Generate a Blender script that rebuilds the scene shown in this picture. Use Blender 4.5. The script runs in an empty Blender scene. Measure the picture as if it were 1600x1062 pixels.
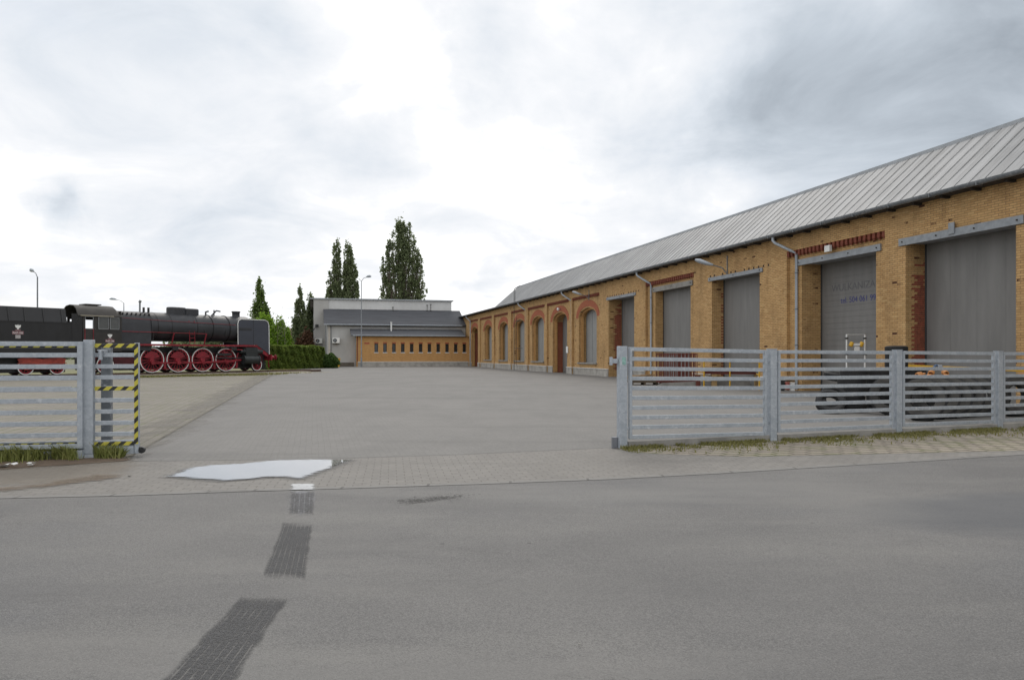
import bpy, math, random
import numpy as np
from mathutils import Vector, Matrix
R = math.radians
sc = bpy.context.scene
COL = sc.collection

# ------------------------------------------------------------------ camera, sky, sun, exposure
F, HZ, CH = 1200.0, 554.0, 1.6
cam = bpy.data.cameras.new('camera'); cam_o = bpy.data.objects.new('camera', cam); COL.objects.link(cam_o)
cam_o.location = (0, 0, CH); cam_o.rotation_euler = (R(90), 0, 0)
cam.sensor_width = 36; cam.lens = 36*F/1600; cam.shift_y = (HZ-531)/1600
cam.clip_start = .05; cam.clip_end = 3000
sc.camera = cam_o
sc.view_settings.view_transform = 'Standard'; sc.view_settings.look = 'None'
sc.view_settings.exposure = 0; sc.view_settings.gamma = 1

SUN_AZ, SUN_EL = R(-4), R(40)
def nd(nt, t, **kw):
    n = nt.nodes.new(t)
    for k, v in kw.items():
        if k in n.inputs.keys(): n.inputs[k].default_value = v
        else: setattr(n, k, v)
    return n
def build_world():
    w = bpy.data.worlds.new('World'); sc.world = w; w.use_nodes = True
    nt = w.node_tree; nt.nodes.clear(); L = nt.links.new
    out = nd(nt, 'ShaderNodeOutputWorld'); bg = nd(nt, 'ShaderNodeBackground'); L(bg.outputs[0], out.inputs[0])
    tc = nd(nt, 'ShaderNodeTexCoord'); D = tc.outputs['Generated']
    sep = nd(nt, 'ShaderNodeSeparateXYZ'); L(D, sep.inputs[0])
    def M(op, a, b=None, c=None, clamp=False):
        n = nd(nt, 'ShaderNodeMath', operation=op); n.use_clamp = clamp
        for i, v in enumerate((a, b, c)):
            if v is None: continue
            if isinstance(v, (int, float)): n.inputs[i].default_value = v
            else: L(v, n.inputs[i])
        return n.outputs[0]
    zz = M('ADD', M('MAXIMUM', sep.outputs[2], 0.0), .22)
    cb = nd(nt, 'ShaderNodeCombineXYZ'); L(M('DIVIDE', sep.outputs[0], zz), cb.inputs[0]); L(M('DIVIDE', sep.outputs[1], zz), cb.inputs[1])
    def noise(scale, detail, rough, dist, off):
        mp = nd(nt, 'ShaderNodeMapping'); mp.inputs['Location'].default_value = off; L(cb.outputs[0], mp.inputs[0])
        n = nd(nt, 'ShaderNodeTexNoise'); n.inputs['Scale'].default_value = scale; n.inputs['Detail'].default_value = detail
        n.inputs['Roughness'].default_value = rough; n.inputs['Distortion'].default_value = dist
        L(mp.outputs[0], n.inputs[0]); return n.outputs[0]
    wn = nd(nt, 'ShaderNodeTexNoise', Scale=3.2, Detail=6, Roughness=.6); L(D, wn.inputs[0])
    wv = nd(nt, 'ShaderNodeVectorMath', operation='SUBTRACT'); L(wn.outputs[1], wv.inputs[0]); wv.inputs[1].default_value = (.5, .5, .5)
    wa = nd(nt, 'ShaderNodeVectorMath', operation='MULTIPLY_ADD'); L(wv.outputs[0], wa.inputs[0]); wa.inputs[1].default_value = (.5, .2, .38); L(D, wa.inputs[2])
    wz = nd(nt, 'ShaderNodeVectorMath', operation='NORMALIZE'); L(wa.outputs[0], wz.inputs[0])
    wn2 = nd(nt, 'ShaderNodeTexNoise', Scale=22, Detail=5, Roughness=.6); L(D, wn2.inputs[0])
    wv2 = nd(nt, 'ShaderNodeVectorMath', operation='SUBTRACT'); L(wn2.outputs[1], wv2.inputs[0]); wv2.inputs[1].default_value = (.5, .5, .5)
    wa2 = nd(nt, 'ShaderNodeVectorMath', operation='MULTIPLY_ADD'); L(wv2.outputs[0], wa2.inputs[0]); wa2.inputs[1].default_value = (.07, .03, .05); L(D, wa2.inputs[2])
    wz2 = nd(nt, 'ShaderNodeVectorMath', operation='NORMALIZE'); L(wa2.outputs[0], wz2.inputs[0])
    def lobe(px, py, k, fine=False):
        d = Vector(((px-800)/F, 1, (HZ-py)/F)).normalized()
        n = nd(nt, 'ShaderNodeVectorMath', operation='DOT_PRODUCT'); L((wz2 if fine else wz).outputs[0], n.inputs[0]); n.inputs[1].default_value = d
        return M('POWER', M('MAXIMUM', n.outputs['Value'], 0.0), k)
    n1 = noise(.95, 7, .55, .35, (3.1, 1.2, 0)); n2 = noise(2.6, 8, .6, .5, (7.7, 4.0, 0))
    c = M('ADD', M('MULTIPLY', M('SUBTRACT', n1, .5), 1.25), M('MULTIPLY', M('SUBTRACT', n2, .5), .95))
    # brightness field of the overcast: thin bright cloud in front of the sun, thick cloud to the right
    b = M('ADD', M('MULTIPLY', lobe(780, 270, 26), .18), .99)
    b = M('SUBTRACT', b, M('MULTIPLY', lobe(1620, 110, 11), .45))
    b = M('SUBTRACT', b, M('MULTIPLY', lobe(1180, 130, 110), .16))
    b = M('SUBTRACT', b, M('MULTIPLY', lobe(780, 40, 260), .26))
    b = M('SUBTRACT', b, M('MULTIPLY', lobe(230, 80, 60), .15))
    b = M('SUBTRACT', b, M('MULTIPLY', lobe(97, 322, 3200, True), .30))
    b = M('SUBTRACT', b, M('MULTIPLY', lobe(500, 300, 500), .10))
    b = M('SUBTRACT', b, M('MULTIPLY', lobe(770, 430, 900), .14))
    b = M('SUBTRACT', b, M('MULTIPLY', lobe(330, 395, 300), .10))
    b = M('ADD', b, M('MULTIPLY', c, .54))
    zen = nd(nt, 'ShaderNodeMapRange'); L(sep.outputs[2], zen.inputs[0]); zen.inputs[1].default_value = .42; zen.inputs[2].default_value = .85
    b = M('ADD', b, M('MULTIPLY', zen.outputs[0], .12))      # an overcast sky is brightest overhead
    # tint: greyer-blue where dark, white where bright
    rmp = nd(nt, 'ShaderNodeValToRGB'); cr = rmp.color_ramp
    cr.elements[0].position = .0; cr.elements[0].color = (.17, .20, .25, 1)
    cr.elements[1].position = 1.0; cr.elements[1].color = (1.5, 1.49, 1.46, 1)
    for p, col in ((.28, (.33, .375, .43, 1)), (.48, (.56, .62, .69, 1)), (.63, (.76, .81, .875, 1)), (.79, (.955, .97, 1.0, 1))):
        e = cr.elements.new(p); e.color = col
    L(M('MULTIPLY', b, .80, clamp=True), rmp.inputs[0])
    sky = nd(nt, 'ShaderNodeTexSky'); sky.sky_type = 'NISHITA'; sky.sun_disc = False
    sky.sun_elevation = SUN_EL; sky.sun_rotation = SUN_AZ; sky.air_density = 1; sky.dust_density = 2
    skb = nd(nt, 'ShaderNodeVectorMath', operation='SCALE'); L(sky.outputs[0], skb.inputs[0]); skb.inputs['Scale'].default_value = .12
    gap = M('MULTIPLY', M('SUBTRACT', noise(1.5, 6, .55, .4, (1.5, 9.2, 0)), .56), 3.2, clamp=True)
    gap = M('MULTIPLY', gap, M('SUBTRACT', 1.0, lobe(850, 300, 9)), clamp=True)
    mx = nd(nt, 'ShaderNodeMix', data_type='RGBA'); L(M('MULTIPLY', gap, .60), mx.inputs[0])
    L(rmp.outputs[0], mx.inputs[6]); L(skb.outputs[0], mx.inputs[7])
    L(mx.outputs[2], bg.inputs[0]); bg.inputs[1].default_value = 1.0
build_world()
sun = bpy.data.lights.new('sun', 'SUN'); sun.energy = .9; sun.angle = R(20); sun.color = (1, .94, .86)
sun_o = bpy.data.objects.new('sun', sun); COL.objects.link(sun_o)
sun_o.rotation_euler = Vector((math.sin(SUN_AZ)*math.cos(SUN_EL), math.cos(SUN_AZ)*math.cos(SUN_EL), math.sin(SUN_EL))).to_track_quat('Z', 'Y').to_euler()
sun_o.location = (0, 0, 40)

# ------------------------------------------------------------------ materials
def mat(name, col, rough=.7, metal=0, noise=0, nscale=4, bump=0, bscale=40, col2=None, spec=.5, detail=6, stretch=(1, 1, 1), coord='Object'):
    m = bpy.data.materials.new(name); m.use_nodes = True; nt = m.node_tree; L = nt.links.new
    p = nt.nodes['Principled BSDF']
    p.inputs['Roughness'].default_value = rough; p.inputs['Metallic'].default_value = metal
    p.inputs['Specular IOR Level'].default_value = spec
    tc = nd(nt, 'ShaderNodeTexCoord'); mp = nd(nt, 'ShaderNodeMapping'); L(tc.outputs[coord], mp.inputs[0]); mp.inputs['Scale'].default_value = stretch
    n = nd(nt, 'ShaderNodeTexNoise', Scale=nscale, Detail=detail, Roughness=.6); L(mp.outputs[0], n.inputs[0])
    mr = nd(nt, 'ShaderNodeMapRange'); L(n.outputs[0], mr.inputs[0]); mr.inputs[1].default_value = .3; mr.inputs[2].default_value = .7
    mx = nd(nt, 'ShaderNodeMix', data_type='RGBA'); L(mr.outputs[0], mx.inputs[0])
    if col2 is None:
        col2 = tuple(min(1, c*(1+noise)) for c in col); col = tuple(c*(1-noise) for c in col)
    mx.inputs[6].default_value = (*col, 1); mx.inputs[7].default_value = (*col2, 1)
    L(mx.outputs[2], p.inputs['Base Color'])
    if bump:
        n2 = nd(nt, 'ShaderNodeTexNoise', Scale=bscale, Detail=4); L(tc.outputs[coord], n2.inputs[0])
        b = nd(nt, 'ShaderNodeBump'); b.inputs['Strength'].default_value = bump; b.inputs['Distance'].default_value = .01
        L(n2.outputs[0], b.inputs['Height']); L(b.outputs[0], p.inputs['Normal'])
    return m

def N(nt, L, op, a, b=None, clamp=False):
    n = nd(nt, 'ShaderNodeMath', operation=op); n.use_clamp = clamp
    for i, v in enumerate((a, b)):
        if v is None: continue
        if isinstance(v, (int, float)): n.inputs[i].default_value = v
        else: L(v, n.inputs[i])
    return n.outputs[0]
def MIX(nt, L, f, a, b, mode='MIX'):
    n = nd(nt, 'ShaderNodeMix', data_type='RGBA', blend_type=mode)
    for i, v in ((0, f), (6, a), (7, b)):
        if isinstance(v, (int, float)): n.inputs[i].default_value = v
        elif isinstance(v, tuple): n.inputs[i].default_value = (*v, 1)
        else: L(v, n.inputs[i])
    return n.outputs[2]
def brick_mat(name, c1, c2, mortar, stain=(.12, .07, .035), bw=.26, bh=.078, ms=.010, stain_amt=.5, missing=True):
    m = bpy.data.materials.new(name); m.use_nodes = True; nt = m.node_tree; L = nt.links.new
    p = nt.nodes['Principled BSDF']; p.inputs['Roughness'].default_value = .85; p.inputs['Specular IOR Level'].default_value = .25
    tc = nd(nt, 'ShaderNodeTexCoord'); s = nd(nt, 'ShaderNodeSeparateXYZ'); L(tc.outputs['Object'], s.inputs[0])
    u = N(nt, L, 'ADD', s.outputs[0], s.outputs[1])
    cb = nd(nt, 'ShaderNodeCombineXYZ'); L(u, cb.inputs[0]); L(s.outputs[2], cb.inputs[1])
    br = nd(nt, 'ShaderNodeTexBrick'); L(cb.outputs[0], br.inputs['Vector'])
    br.inputs['Scale'].default_value = 1; br.inputs['Brick Width'].default_value = bw; br.inputs['Row Height'].default_value = bh
    br.inputs['Mortar Size'].default_value = ms; br.inputs['Mortar Smooth'].default_value = .3; br.inputs['Bias'].default_value = -.2
    br.inputs['Color1'].default_value = (*c1, 1); br.inputs['Color2'].default_value = (*c2, 1); br.inputs['Mortar'].default_value = (*mortar, 1)
    def noise(sc_, lo, hi, st=(1, 1, 1), det=6):
        mp = nd(nt, 'ShaderNodeMapping'); mp.inputs['Scale'].default_value = st; L(tc.outputs['Object'], mp.inputs[0])
        n = nd(nt, 'ShaderNodeTexNoise', Scale=sc_, Detail=det, Roughness=.65); L(mp.outputs[0], n.inputs[0])
        mr = nd(nt, 'ShaderNodeMapRange'); L(n.outputs[0], mr.inputs[0]); mr.inputs[1].default_value = lo; mr.inputs[2].default_value = hi
        return mr.outputs[0]
    c = br.outputs[0]
    c = MIX(nt, L, N(nt, L, 'MULTIPLY', noise(.5, .48, .72), stain_amt), c, tuple(x*.62 for x in c1))
    c = MIX(nt, L, N(nt, L, 'MULTIPLY', noise(1.1, .5, .75, (1, 1, .35)), stain_amt*.7), c, stain)
    c = MIX(nt, L, N(nt, L, 'MULTIPLY', noise(3.5, .42, .7), .3), c, tuple(min(1, x*1.12) for x in c1))
    if missing:   # chipped, blackened or replaced single bricks
        wn = nd(nt, 'ShaderNodeTexWhiteNoise', noise_dimensions='2D')
        fx = N(nt, L, 'FLOOR', N(nt, L, 'DIVIDE', u, bw)); fz = N(nt, L, 'FLOOR', N(nt, L, 'DIVIDE', s.outputs[2], bh))
        cc = nd(nt, 'ShaderNodeCombineXYZ'); L(fx, cc.inputs[0]); L(fz, cc.inputs[1]); L(cc.outputs[0], wn.inputs[0])
        rare = N(nt, L, 'GREATER_THAN', wn.outputs[0], .985)
        c = MIX(nt, L, N(nt, L, 'MULTIPLY', rare, noise(1.3, .45, .55)), c, (.10, .045, .025))
        rare2 = N(nt, L, 'LESS_THAN', wn.outputs[0], .05)
        c = MIX(nt, L, N(nt, L, 'MULTIPLY', rare2, .22), c, (.66, .48, .24))
    L(c, p.inputs['Base Color'])
    b = nd(nt, 'ShaderNodeBump'); b.inputs['Strength'].default_value = .5; b.inputs['Distance'].default_value = .01; b.invert = True
    L(br.outputs[1], b.inputs['Height']); L(b.outputs[0], p.inputs['Normal'])
    return m
YB = brick_mat('yellow_brick', (.59, .372, .165), (.43, .248, .098), (.20, .135, .080), stain_amt=.8)
OB = brick_mat('orange_brick', (.60, .335, .125), (.50, .265, .092), (.34, .21, .11), stain_amt=.3, missing=False)
RB = brick_mat('red_brick', (.33, .085, .04), (.24, .06, .03), (.23, .16, .11), stain_amt=.4, missing=False)
RA = mat('red_arch_brick', (.34, .10, .045), .85, noise=.3, nscale=9)
DR = mat('dark_red_corbel', (.20, .055, .03), .85, noise=.35, nscale=7)

def paver_mat(name, c1, c2, mortar, bw, bh, ms, rot=0, stain=(.2, .18, .15), blotch=.5, moss=None, offset=.5, bumps=.35):
    m = bpy.data.materials.new(name); m.use_nodes = True; nt = m.node_tree; L = nt.links.new
    p = nt.nodes['Principled BSDF']; p.inputs['Roughness'].default_value = .82; p.inputs['Specular IOR Level'].default_value = .35
    tc = nd(nt, 'ShaderNodeTexCoord'); mp = nd(nt, 'ShaderNodeMapping'); L(tc.outputs['Object'], mp.inputs[0]); mp.inputs['Rotation'].default_value = (0, 0, rot)
    wob = nd(nt, 'ShaderNodeTexNoise', Scale=.6, Detail=2); L(tc.outputs['Object'], wob.inputs[0])
    va = nd(nt, 'ShaderNodeVectorMath', operation='MULTIPLY_ADD'); L(wob.outputs[1], va.inputs[0]); va.inputs[1].default_value = (.05, .05, 0); L(mp.outputs[0], va.inputs[2])
    br = nd(nt, 'ShaderNodeTexBrick'); L(va.outputs[0], br.inputs['Vector']); br.offset = offset
    br.inputs['Scale'].default_value = 1; br.inputs['Brick Width'].default_value = bw; br.inputs['Row Height'].default_value = bh
    br.inputs['Mortar Size'].default_value = ms; br.inputs['Mortar Smooth'].default_value = .4
    br.inputs['Color1'].default_value = (*c1, 1); br.inputs['Color2'].default_value = (*c2, 1); br.inputs['Mortar'].default_value = (*mortar, 1)
    def noise(sc_, lo, hi, st=(1, 1, 1), det=6):
        q = nd(nt, 'ShaderNodeMapping'); q.inputs['Scale'].default_value = st; L(tc.outputs['Object'], q.inputs[0])
        n = nd(nt, 'ShaderNodeTexNoise', Scale=sc_, Detail=det, Roughness=.65); L(q.outputs[0], n.inputs[0])
        mr = nd(nt, 'ShaderNodeMapRange'); L(n.outputs[0], mr.inputs[0]); mr.inputs[1].default_value = lo; mr.inputs[2].default_value = hi
        return mr.outputs[0]
    c = br.outputs[0]
    c = MIX(nt, L, N(nt, L, 'MULTIPLY', noise(.12, .42, .68), blotch), c, stain)
    c = MIX(nt, L, N(nt, L, 'MULTIPLY', noise(.7, .45, .7, (1, .4, 1)), blotch*.7), c, tuple(x*.8 for x in stain))
    c = MIX(nt, L, N(nt, L, 'MULTIPLY', noise(.55, .56, .64, (.14, 1, 1), 3), blotch*.45), c, tuple(x*.72 for x in stain))
    c = MIX(nt, L, N(nt, L, 'MULTIPLY', noise(14, .35, .75), .35), c, tuple(min(1, x*1.35) for x in c1))
    c = MIX(nt, L, N(nt, L, 'MULTIPLY', noise(70, .55, .75), .5), c, tuple(x*.45 for x in c1))
    if moss:
        f = N(nt, L, 'MULTIPLY', N(nt, L, 'ADD', br.outputs[1], .12), noise(1.2, .47, .62), clamp=True)
        c = MIX(nt, L, f, c, moss)
    L(c, p.inputs['Base Color'])
    b = nd(nt, 'ShaderNodeBump'); b.inputs['Strength'].default_value = bumps; b.inputs['Distance'].default_value = .01; b.invert = True
    L(br.outputs[1], b.inputs['Height']); L(b.outputs[0], p.inputs['Normal'])
    return m
ROTW = R(14.5)
YARD = paver_mat('yard_pavers', (.208, .200, .189), (.184, .177, .168), (.125, .12, .11), .21, .105, .006, rot=-ROTW, stain=(.145, .141, .134), blotch=.7)
APRON = paver_mat('apron_pavers', (.232, .220, .202), (.196, .187, .174), (.11, .10, .088), .21, .13, .008, rot=R(-9), stain=(.16, .15, .137), blotch=.65)
BEIGE = paver_mat('beige_pavers', (.258, .236, .202), (.205, .188, .162), (.095, .084, .064), .30, .26, .020, rot=R(75.1), stain=(.165, .152, .125), blotch=.75, moss=(.12, .13, .05))
BEIGE2 = paver_mat('verge_pavers', (.33, .29, .235), (.24, .212, .175), (.06, .05, .038), .34, .19, .030, rot=R(-21), stain=(.20, .175, .14), blotch=.7, moss=(.10, .115, .035))

def asphalt_mat():
    m = bpy.data.materials.new('asphalt'); m.use_nodes = True; nt = m.node_tree; L = nt.links.new
    p = nt.nodes['Principled BSDF']; p.inputs['Roughness'].default_value = .8; p.inputs['Specular IOR Level'].default_value = .35
    tc = nd(nt, 'ShaderNodeTexCoord')
    def noise(sc_, lo, hi, st=(1, 1, 1), det=6, off=(0, 0, 0)):
        q = nd(nt, 'ShaderNodeMapping'); q.inputs['Scale'].default_value = st; q.inputs['Location'].default_value = off; L(tc.outputs['Object'], q.inputs[0])
        n = nd(nt, 'ShaderNodeTexNoise', Scale=sc_, Detail=det, Roughness=.6); L(q.outputs[0], n.inputs[0])
        mr = nd(nt, 'ShaderNodeMapRange'); L(n.outputs[0], mr.inputs[0]); mr.inputs[1].default_value = lo; mr.inputs[2].default_value = hi
        return mr.outputs[0]
    c = MIX(nt, L, noise(.35, .35, .65), (.132, .129, .126), (.176, .171, .164))
    c = MIX(nt, L, N(nt, L, 'MULTIPLY', noise(.9, .5, .68, (.35, 1, 1)), .5), c, (.205, .200, .186))
    c = MIX(nt, L, N(nt, L, 'MULTIPLY', noise(.22, .5, .64, (1, 1, 1), 5, (4.2, 1.7, 0)), .40), c, (.125, .128, .136))
    # the stone chips of the wearing course
    vo = nd(nt, 'ShaderNodeTexVoronoi', Scale=150); L(tc.outputs['Object'], vo.inputs[0])
    sp = nd(nt, 'ShaderNodeSeparateColor'); L(vo.outputs['Color'], sp.inputs[0])
    c = MIX(nt, L, N(nt, L, 'MULTIPLY', N(nt, L, 'GREATER_THAN', sp.outputs[0], .74), .35), c, (.27, .262, .25))
    c = MIX(nt, L, N(nt, L, 'MULTIPLY', N(nt, L, 'LESS_THAN', sp.outputs[0], .22), .45), c, (.070, .068, .067))
    vo2 = nd(nt, 'ShaderNodeTexVoronoi', Scale=2.3, Randomness=1); L(tc.outputs['Object'], vo2.inputs[0])
    sp2 = nd(nt, 'ShaderNodeSeparateColor'); L(vo2.outputs['Color'], sp2.inputs[0])
    spot = N(nt, L, 'MULTIPLY', N(nt, L, 'LESS_THAN', vo2.outputs['Distance'], .055), N(nt, L, 'GREATER_THAN', sp2.outputs[1], .72))
    c = MIX(nt, L, N(nt, L, 'MULTIPLY', spot, .7), c, (.05, .05, .05))
    c = MIX(nt, L, N(nt, L, 'MULTIPLY', noise(1.1, .5, .66, (.16, 1, 1), 5, (0, 3.3, 0)), .35), c, (.125, .122, .120))
    c = MIX(nt, L, N(nt, L, 'MULTIPLY', noise(.55, .52, .62, (.3, 1, 1), 8, (9, 1, 0)), .40), c, (.215, .208, .196))
    cr_ = nd(nt, 'ShaderNodeTexNoise', Scale=.9, Detail=10, Roughness=.7, Distortion=1.2); q_ = nd(nt, 'ShaderNodeMapping'); q_.inputs['Scale'].default_value = (.35, 1, 1); L(tc.outputs['Object'], q_.inputs[0]); L(q_.outputs[0], cr_.inputs[0])
    ck = N(nt, L, 'LESS_THAN', N(nt, L, 'ABSOLUTE', N(nt, L, 'SUBTRACT', cr_.outputs[0], .41)), .0016)
    c = MIX(nt, L, N(nt, L, 'MULTIPLY', ck, .6), c, (.06, .058, .056))
    # damp, darker patch on the right lane
    s = nd(nt, 'ShaderNodeSeparateXYZ'); L(tc.outputs['Object'], s.inputs[0])
    nn = noise(.8, 0, 1, (1, 1, 1), 5)
    dx = N(nt, L, 'DIVIDE', N(nt, L, 'SUBTRACT', s.outputs[0], 6.4), 3.0); dy = N(nt, L, 'DIVIDE', N(nt, L, 'SUBTRACT', s.outputs[1], 7.6), 1.35)
    d = N(nt, L, 'ADD', N(nt, L, 'ADD', N(nt, L, 'MULTIPLY', dx, dx), N(nt, L, 'MULTIPLY', dy, dy)), N(nt, L, 'MULTIPLY', nn, .8))
    mr = nd(nt, 'ShaderNodeMapRange'); L(d, mr.inputs[0]); mr.inputs[1].default_value = 1.5; mr.inputs[2].default_value = .9
    c = MIX(nt, L, N(nt, L, 'MULTIPLY', mr.outputs[0], .62), c, (.09, .095, .104))
    L(c, p.inputs['Base Color'])
    b = nd(nt, 'ShaderNodeBump'); b.inputs['Strength'].default_value = .5; b.inputs['Distance'].default_value = .006
    L(vo.outputs['Distance'], b.inputs['Height']); L(b.outputs[0], p.inputs['Normal'])
    return m
ASPH = asphalt_mat()

def metal_zinc(name, a, b, rough=.5, scale=28, metal=.25):
    m = bpy.data.materials.new(name); m.use_nodes = True; nt = m.node_tree; L = nt.links.new
    p = nt.nodes['Principled BSDF']; p.inputs['Roughness'].default_value = rough; p.inputs['Metallic'].default_value = metal
    tc = nd(nt, 'ShaderNodeTexCoord')
    vo = nd(nt, 'ShaderNodeTexVoronoi', Scale=scale); L(tc.outputs['Object'], vo.inputs[0])
    sp = nd(nt, 'ShaderNodeSeparateColor'); L(vo.outputs['Color'], sp.inputs[0])
    n = nd(nt, 'ShaderNodeTexNoise', Scale=3.5, Detail=6, Roughness=.7); L(tc.outputs['Object'], n.inputs[0])
    mr = nd(nt, 'ShaderNodeMapRange'); L(n.outputs[0], mr.inputs[0]); mr.inputs[1].default_value = .35; mr.inputs[2].default_value = .65
    f = N(nt, L, 'ADD', N(nt, L, 'MULTIPLY', sp.outputs[0], .5), N(nt, L, 'MULTIPLY', mr.outputs[0], .5))
    c = MIX(nt, L, f, a, b)
    n3 = nd(nt, 'ShaderNodeTexNoise', Scale=11, Detail=5); L(tc.outputs['Object'], n3.inputs[0])
    m3 = nd(nt, 'ShaderNodeMapRange'); L(n3.outputs[0], m3.inputs[0]); m3.inputs[1].default_value = .60; m3.inputs[2].default_value = .72
    c = MIX(nt, L, N(nt, L, 'MULTIPLY', m3.outputs[0], .5), c, (.62, .64, .66))
    L(c, p.inputs['Base Color']); return m
ZINC = metal_zinc('galvanised_steel', (.31, .345, .385), (.45, .485, .52))
ZINCD = metal_zinc('weathered_zinc', (.14, .155, .17), (.23, .245, .26), .55, 8)
GREYP = mat('grey_paint', (.30, .315, .33), .6, noise=.12, nscale=3)
LINT = mat('grey_lintel_steel', (.27, .29, .31), .6, noise=.18, nscale=5)
CONC = mat('concrete', (.27, .26, .24), .9, noise=.25, nscale=2.5, bump=.4)
CONCW = mat('pale_plinth', (.46, .44, .40), .85, col2=(.26, .245, .22), nscale=1.8, bump=.3)
CAPW = mat('white_cap', (.66, .65, .62), .8, noise=.15, nscale=6)
RENDER = mat('grey_render', (.50, .50, .49), .9, col2=(.40, .395, .385), nscale=.7, stretch=(1, 1, .5), bump=.2)
DOORG = mat('grey_door', (.190, .186, .178), .6, noise=.13, nscale=1.2, stretch=(2.2, 2.2, .35))
SHUT = mat('grey_panel', (.265, .268, .262), .6, noise=.08, nscale=1.2)
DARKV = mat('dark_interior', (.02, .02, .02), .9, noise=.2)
ROOFD = mat('dark_roofing_felt', (.070, .073, .082), .95, noise=.22, nscale=1.6, stretch=(.25, 2, 1))
SOFF = mat('dark_soffit_timber', (.045, .038, .032), .9, noise=.3, nscale=3)
WHITE = mat('white_paint', (.75, .75, .73), .6, noise=.06, nscale=5)
GLASS = mat('dark_glass', (.02, .024, .028), .12, noise=.2, nscale=1, spec=.8)
YELLOW = mat('yellow_paint', (.62, .36, .02), .5, noise=.15, nscale=8)
ORANGE = mat('orange_paint', (.50, .21, .06), .6, noise=.2, nscale=8)
BLACKP = mat('black_paint', (.018, .018, .019), .55, noise=.25, nscale=4)
LOCO_K = mat('locomotive_black', (.013, .0132, .0145), .5, noise=.35, nscale=1.6, stretch=(1, 1, .5))
LOCO_G = mat('locomotive_charcoal', (.030, .032, .037), .5, noise=.25, nscale=1.4)
LOCO_B = mat('cab_brown_black', (.028, .025, .023), .6, noise=.25, nscale=2)
LOCO_D = mat('deflector_blue_grey', (.046, .052, .068), .55, noise=.10, nscale=1.2)
LOCO_R = mat('locomotive_red', (.22, .012, .022), .55, noise=.4, nscale=3)
LOCO_R2 = mat('bogie_faded_red', (.30, .045, .030), .6, noise=.3, nscale=4)
RUBBER = mat('tyre_rubber', (.012, .012, .013), .75, col2=(.030, .029, .028), nscale=3.5, bump=.3)
RUBBERD = mat('dusty_tyre_rubber', (.020, .0195, .019), .85, col2=(.085, .080, .072), nscale=2.5, bump=.3)
RUST = mat('rusty_red_steel', (.17, .035, .025), .8, col2=(.10, .04, .03), nscale=6)
WOOD = mat('raw_wood', (.48, .33, .17), .8, col2=(.26, .16, .08), nscale=5, stretch=(1, 6, 1))
DIRT = mat('brown_dirt', (.16, .115, .075), .95, col2=(.085, .062, .042), nscale=6, bump=.6)
GRAV = mat('ballast_gravel', (.30, .28, .24), .95, col2=(.13, .12, .10), nscale=9, detail=9, bump=.8, bscale=12)
GRASSG = mat('short_grass_ground', (.14, .155, .055), .95, col2=(.22, .20, .11), nscale=1.5, bump=.6)
EARTH = mat('open_ground', (.12, .14, .06), .95, col2=(.20, .18, .12), nscale=.3)
ROOFEND = mat('sheet_flashing', (.33, .35, .37), .5, metal=.2, noise=.15)
BARK = mat('bark', (.10, .085, .065), .95, noise=.3, nscale=5)
def roof_mat():
    m = bpy.data.materials.new('metal_roof_sheet'); m.use_nodes = True; nt = m.node_tree; L = nt.links.new
    p = nt.nodes['Principled BSDF']; p.inputs['Roughness'].default_value = .58; p.inputs['Metallic'].default_value = .0; p.inputs['Specular IOR Level'].default_value = .38
    tc = nd(nt, 'ShaderNodeTexCoord'); s = nd(nt, 'ShaderNodeSeparateXYZ'); L(tc.outputs['Object'], s.inputs[0])
    fx = N(nt, L, 'FLOOR', N(nt, L, 'DIVIDE', s.outputs[0], .6))
    wn = nd(nt, 'ShaderNodeTexWhiteNoise', noise_dimensions='1D'); L(fx, wn.inputs['W'])
    def noise(sc_, lo, hi, st):
        q = nd(nt, 'ShaderNodeMapping'); q.inputs['Scale'].default_value = st; L(tc.outputs['Object'], q.inputs[0])
        n = nd(nt, 'ShaderNodeTexNoise', Scale=sc_, Detail=7, Roughness=.65); L(q.outputs[0], n.inputs[0])
        mr = nd(nt, 'ShaderNodeMapRange'); L(n.outputs[0], mr.inputs[0]); mr.inputs[1].default_value = lo; mr.inputs[2].default_value = hi
        return mr.outputs[0]
    c = MIX(nt, L, wn.outputs[0], (.215, .223, .232), (.30, .308, .318))
    c = MIX(nt, L, N(nt, L, 'MULTIPLY', noise(2.2, .44, .62, (3.4, .22, .22)), .75), c, (.13, .133, .137))
    c = MIX(nt, L, N(nt, L, 'MULTIPLY', noise(1.0, .45, .7, (.35, .7, .7)), .3), c, (.38, .385, .39))
    L(c, p.inputs['Base Color']); return m
ROOFM = roof_mat()
def leaf_mat(name, a, b, tr=.35):
    m = bpy.data.materials.new(name); m.use_nodes = True; nt = m.node_tree; L = nt.links.new
    p = nt.nodes['Principled BSDF']; p.inputs['Roughness'].default_value = .6; p.inputs['Specular IOR Level'].default_value = .3
    g = nd(nt, 'ShaderNodeNewGeometry'); tc = nd(nt, 'ShaderNodeTexCoord')
    n = nd(nt, 'ShaderNodeTexNoise', Scale=.5, Detail=4); L(tc.outputs['Object'], n.inputs[0])
    f = N(nt, L, 'ADD', N(nt, L, 'MULTIPLY', g.outputs['Random Per Island'], .6), N(nt, L, 'MULTIPLY', n.outputs[0], .45))
    c = MIX(nt, L, f, a, b); L(c, p.inputs['Base Color'])
    t = nd(nt, 'ShaderNodeBsdfTranslucent'); L(c, t.inputs[0])
    mx = nd(nt, 'ShaderNodeMixShader'); mx.inputs[0].default_value = tr
    L(p.outputs[0], mx.inputs[1]); L(t.outputs[0], mx.inputs[2]); L(mx.outputs[0], nt.nodes['Material Output'].inputs[0])
    return m
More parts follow.
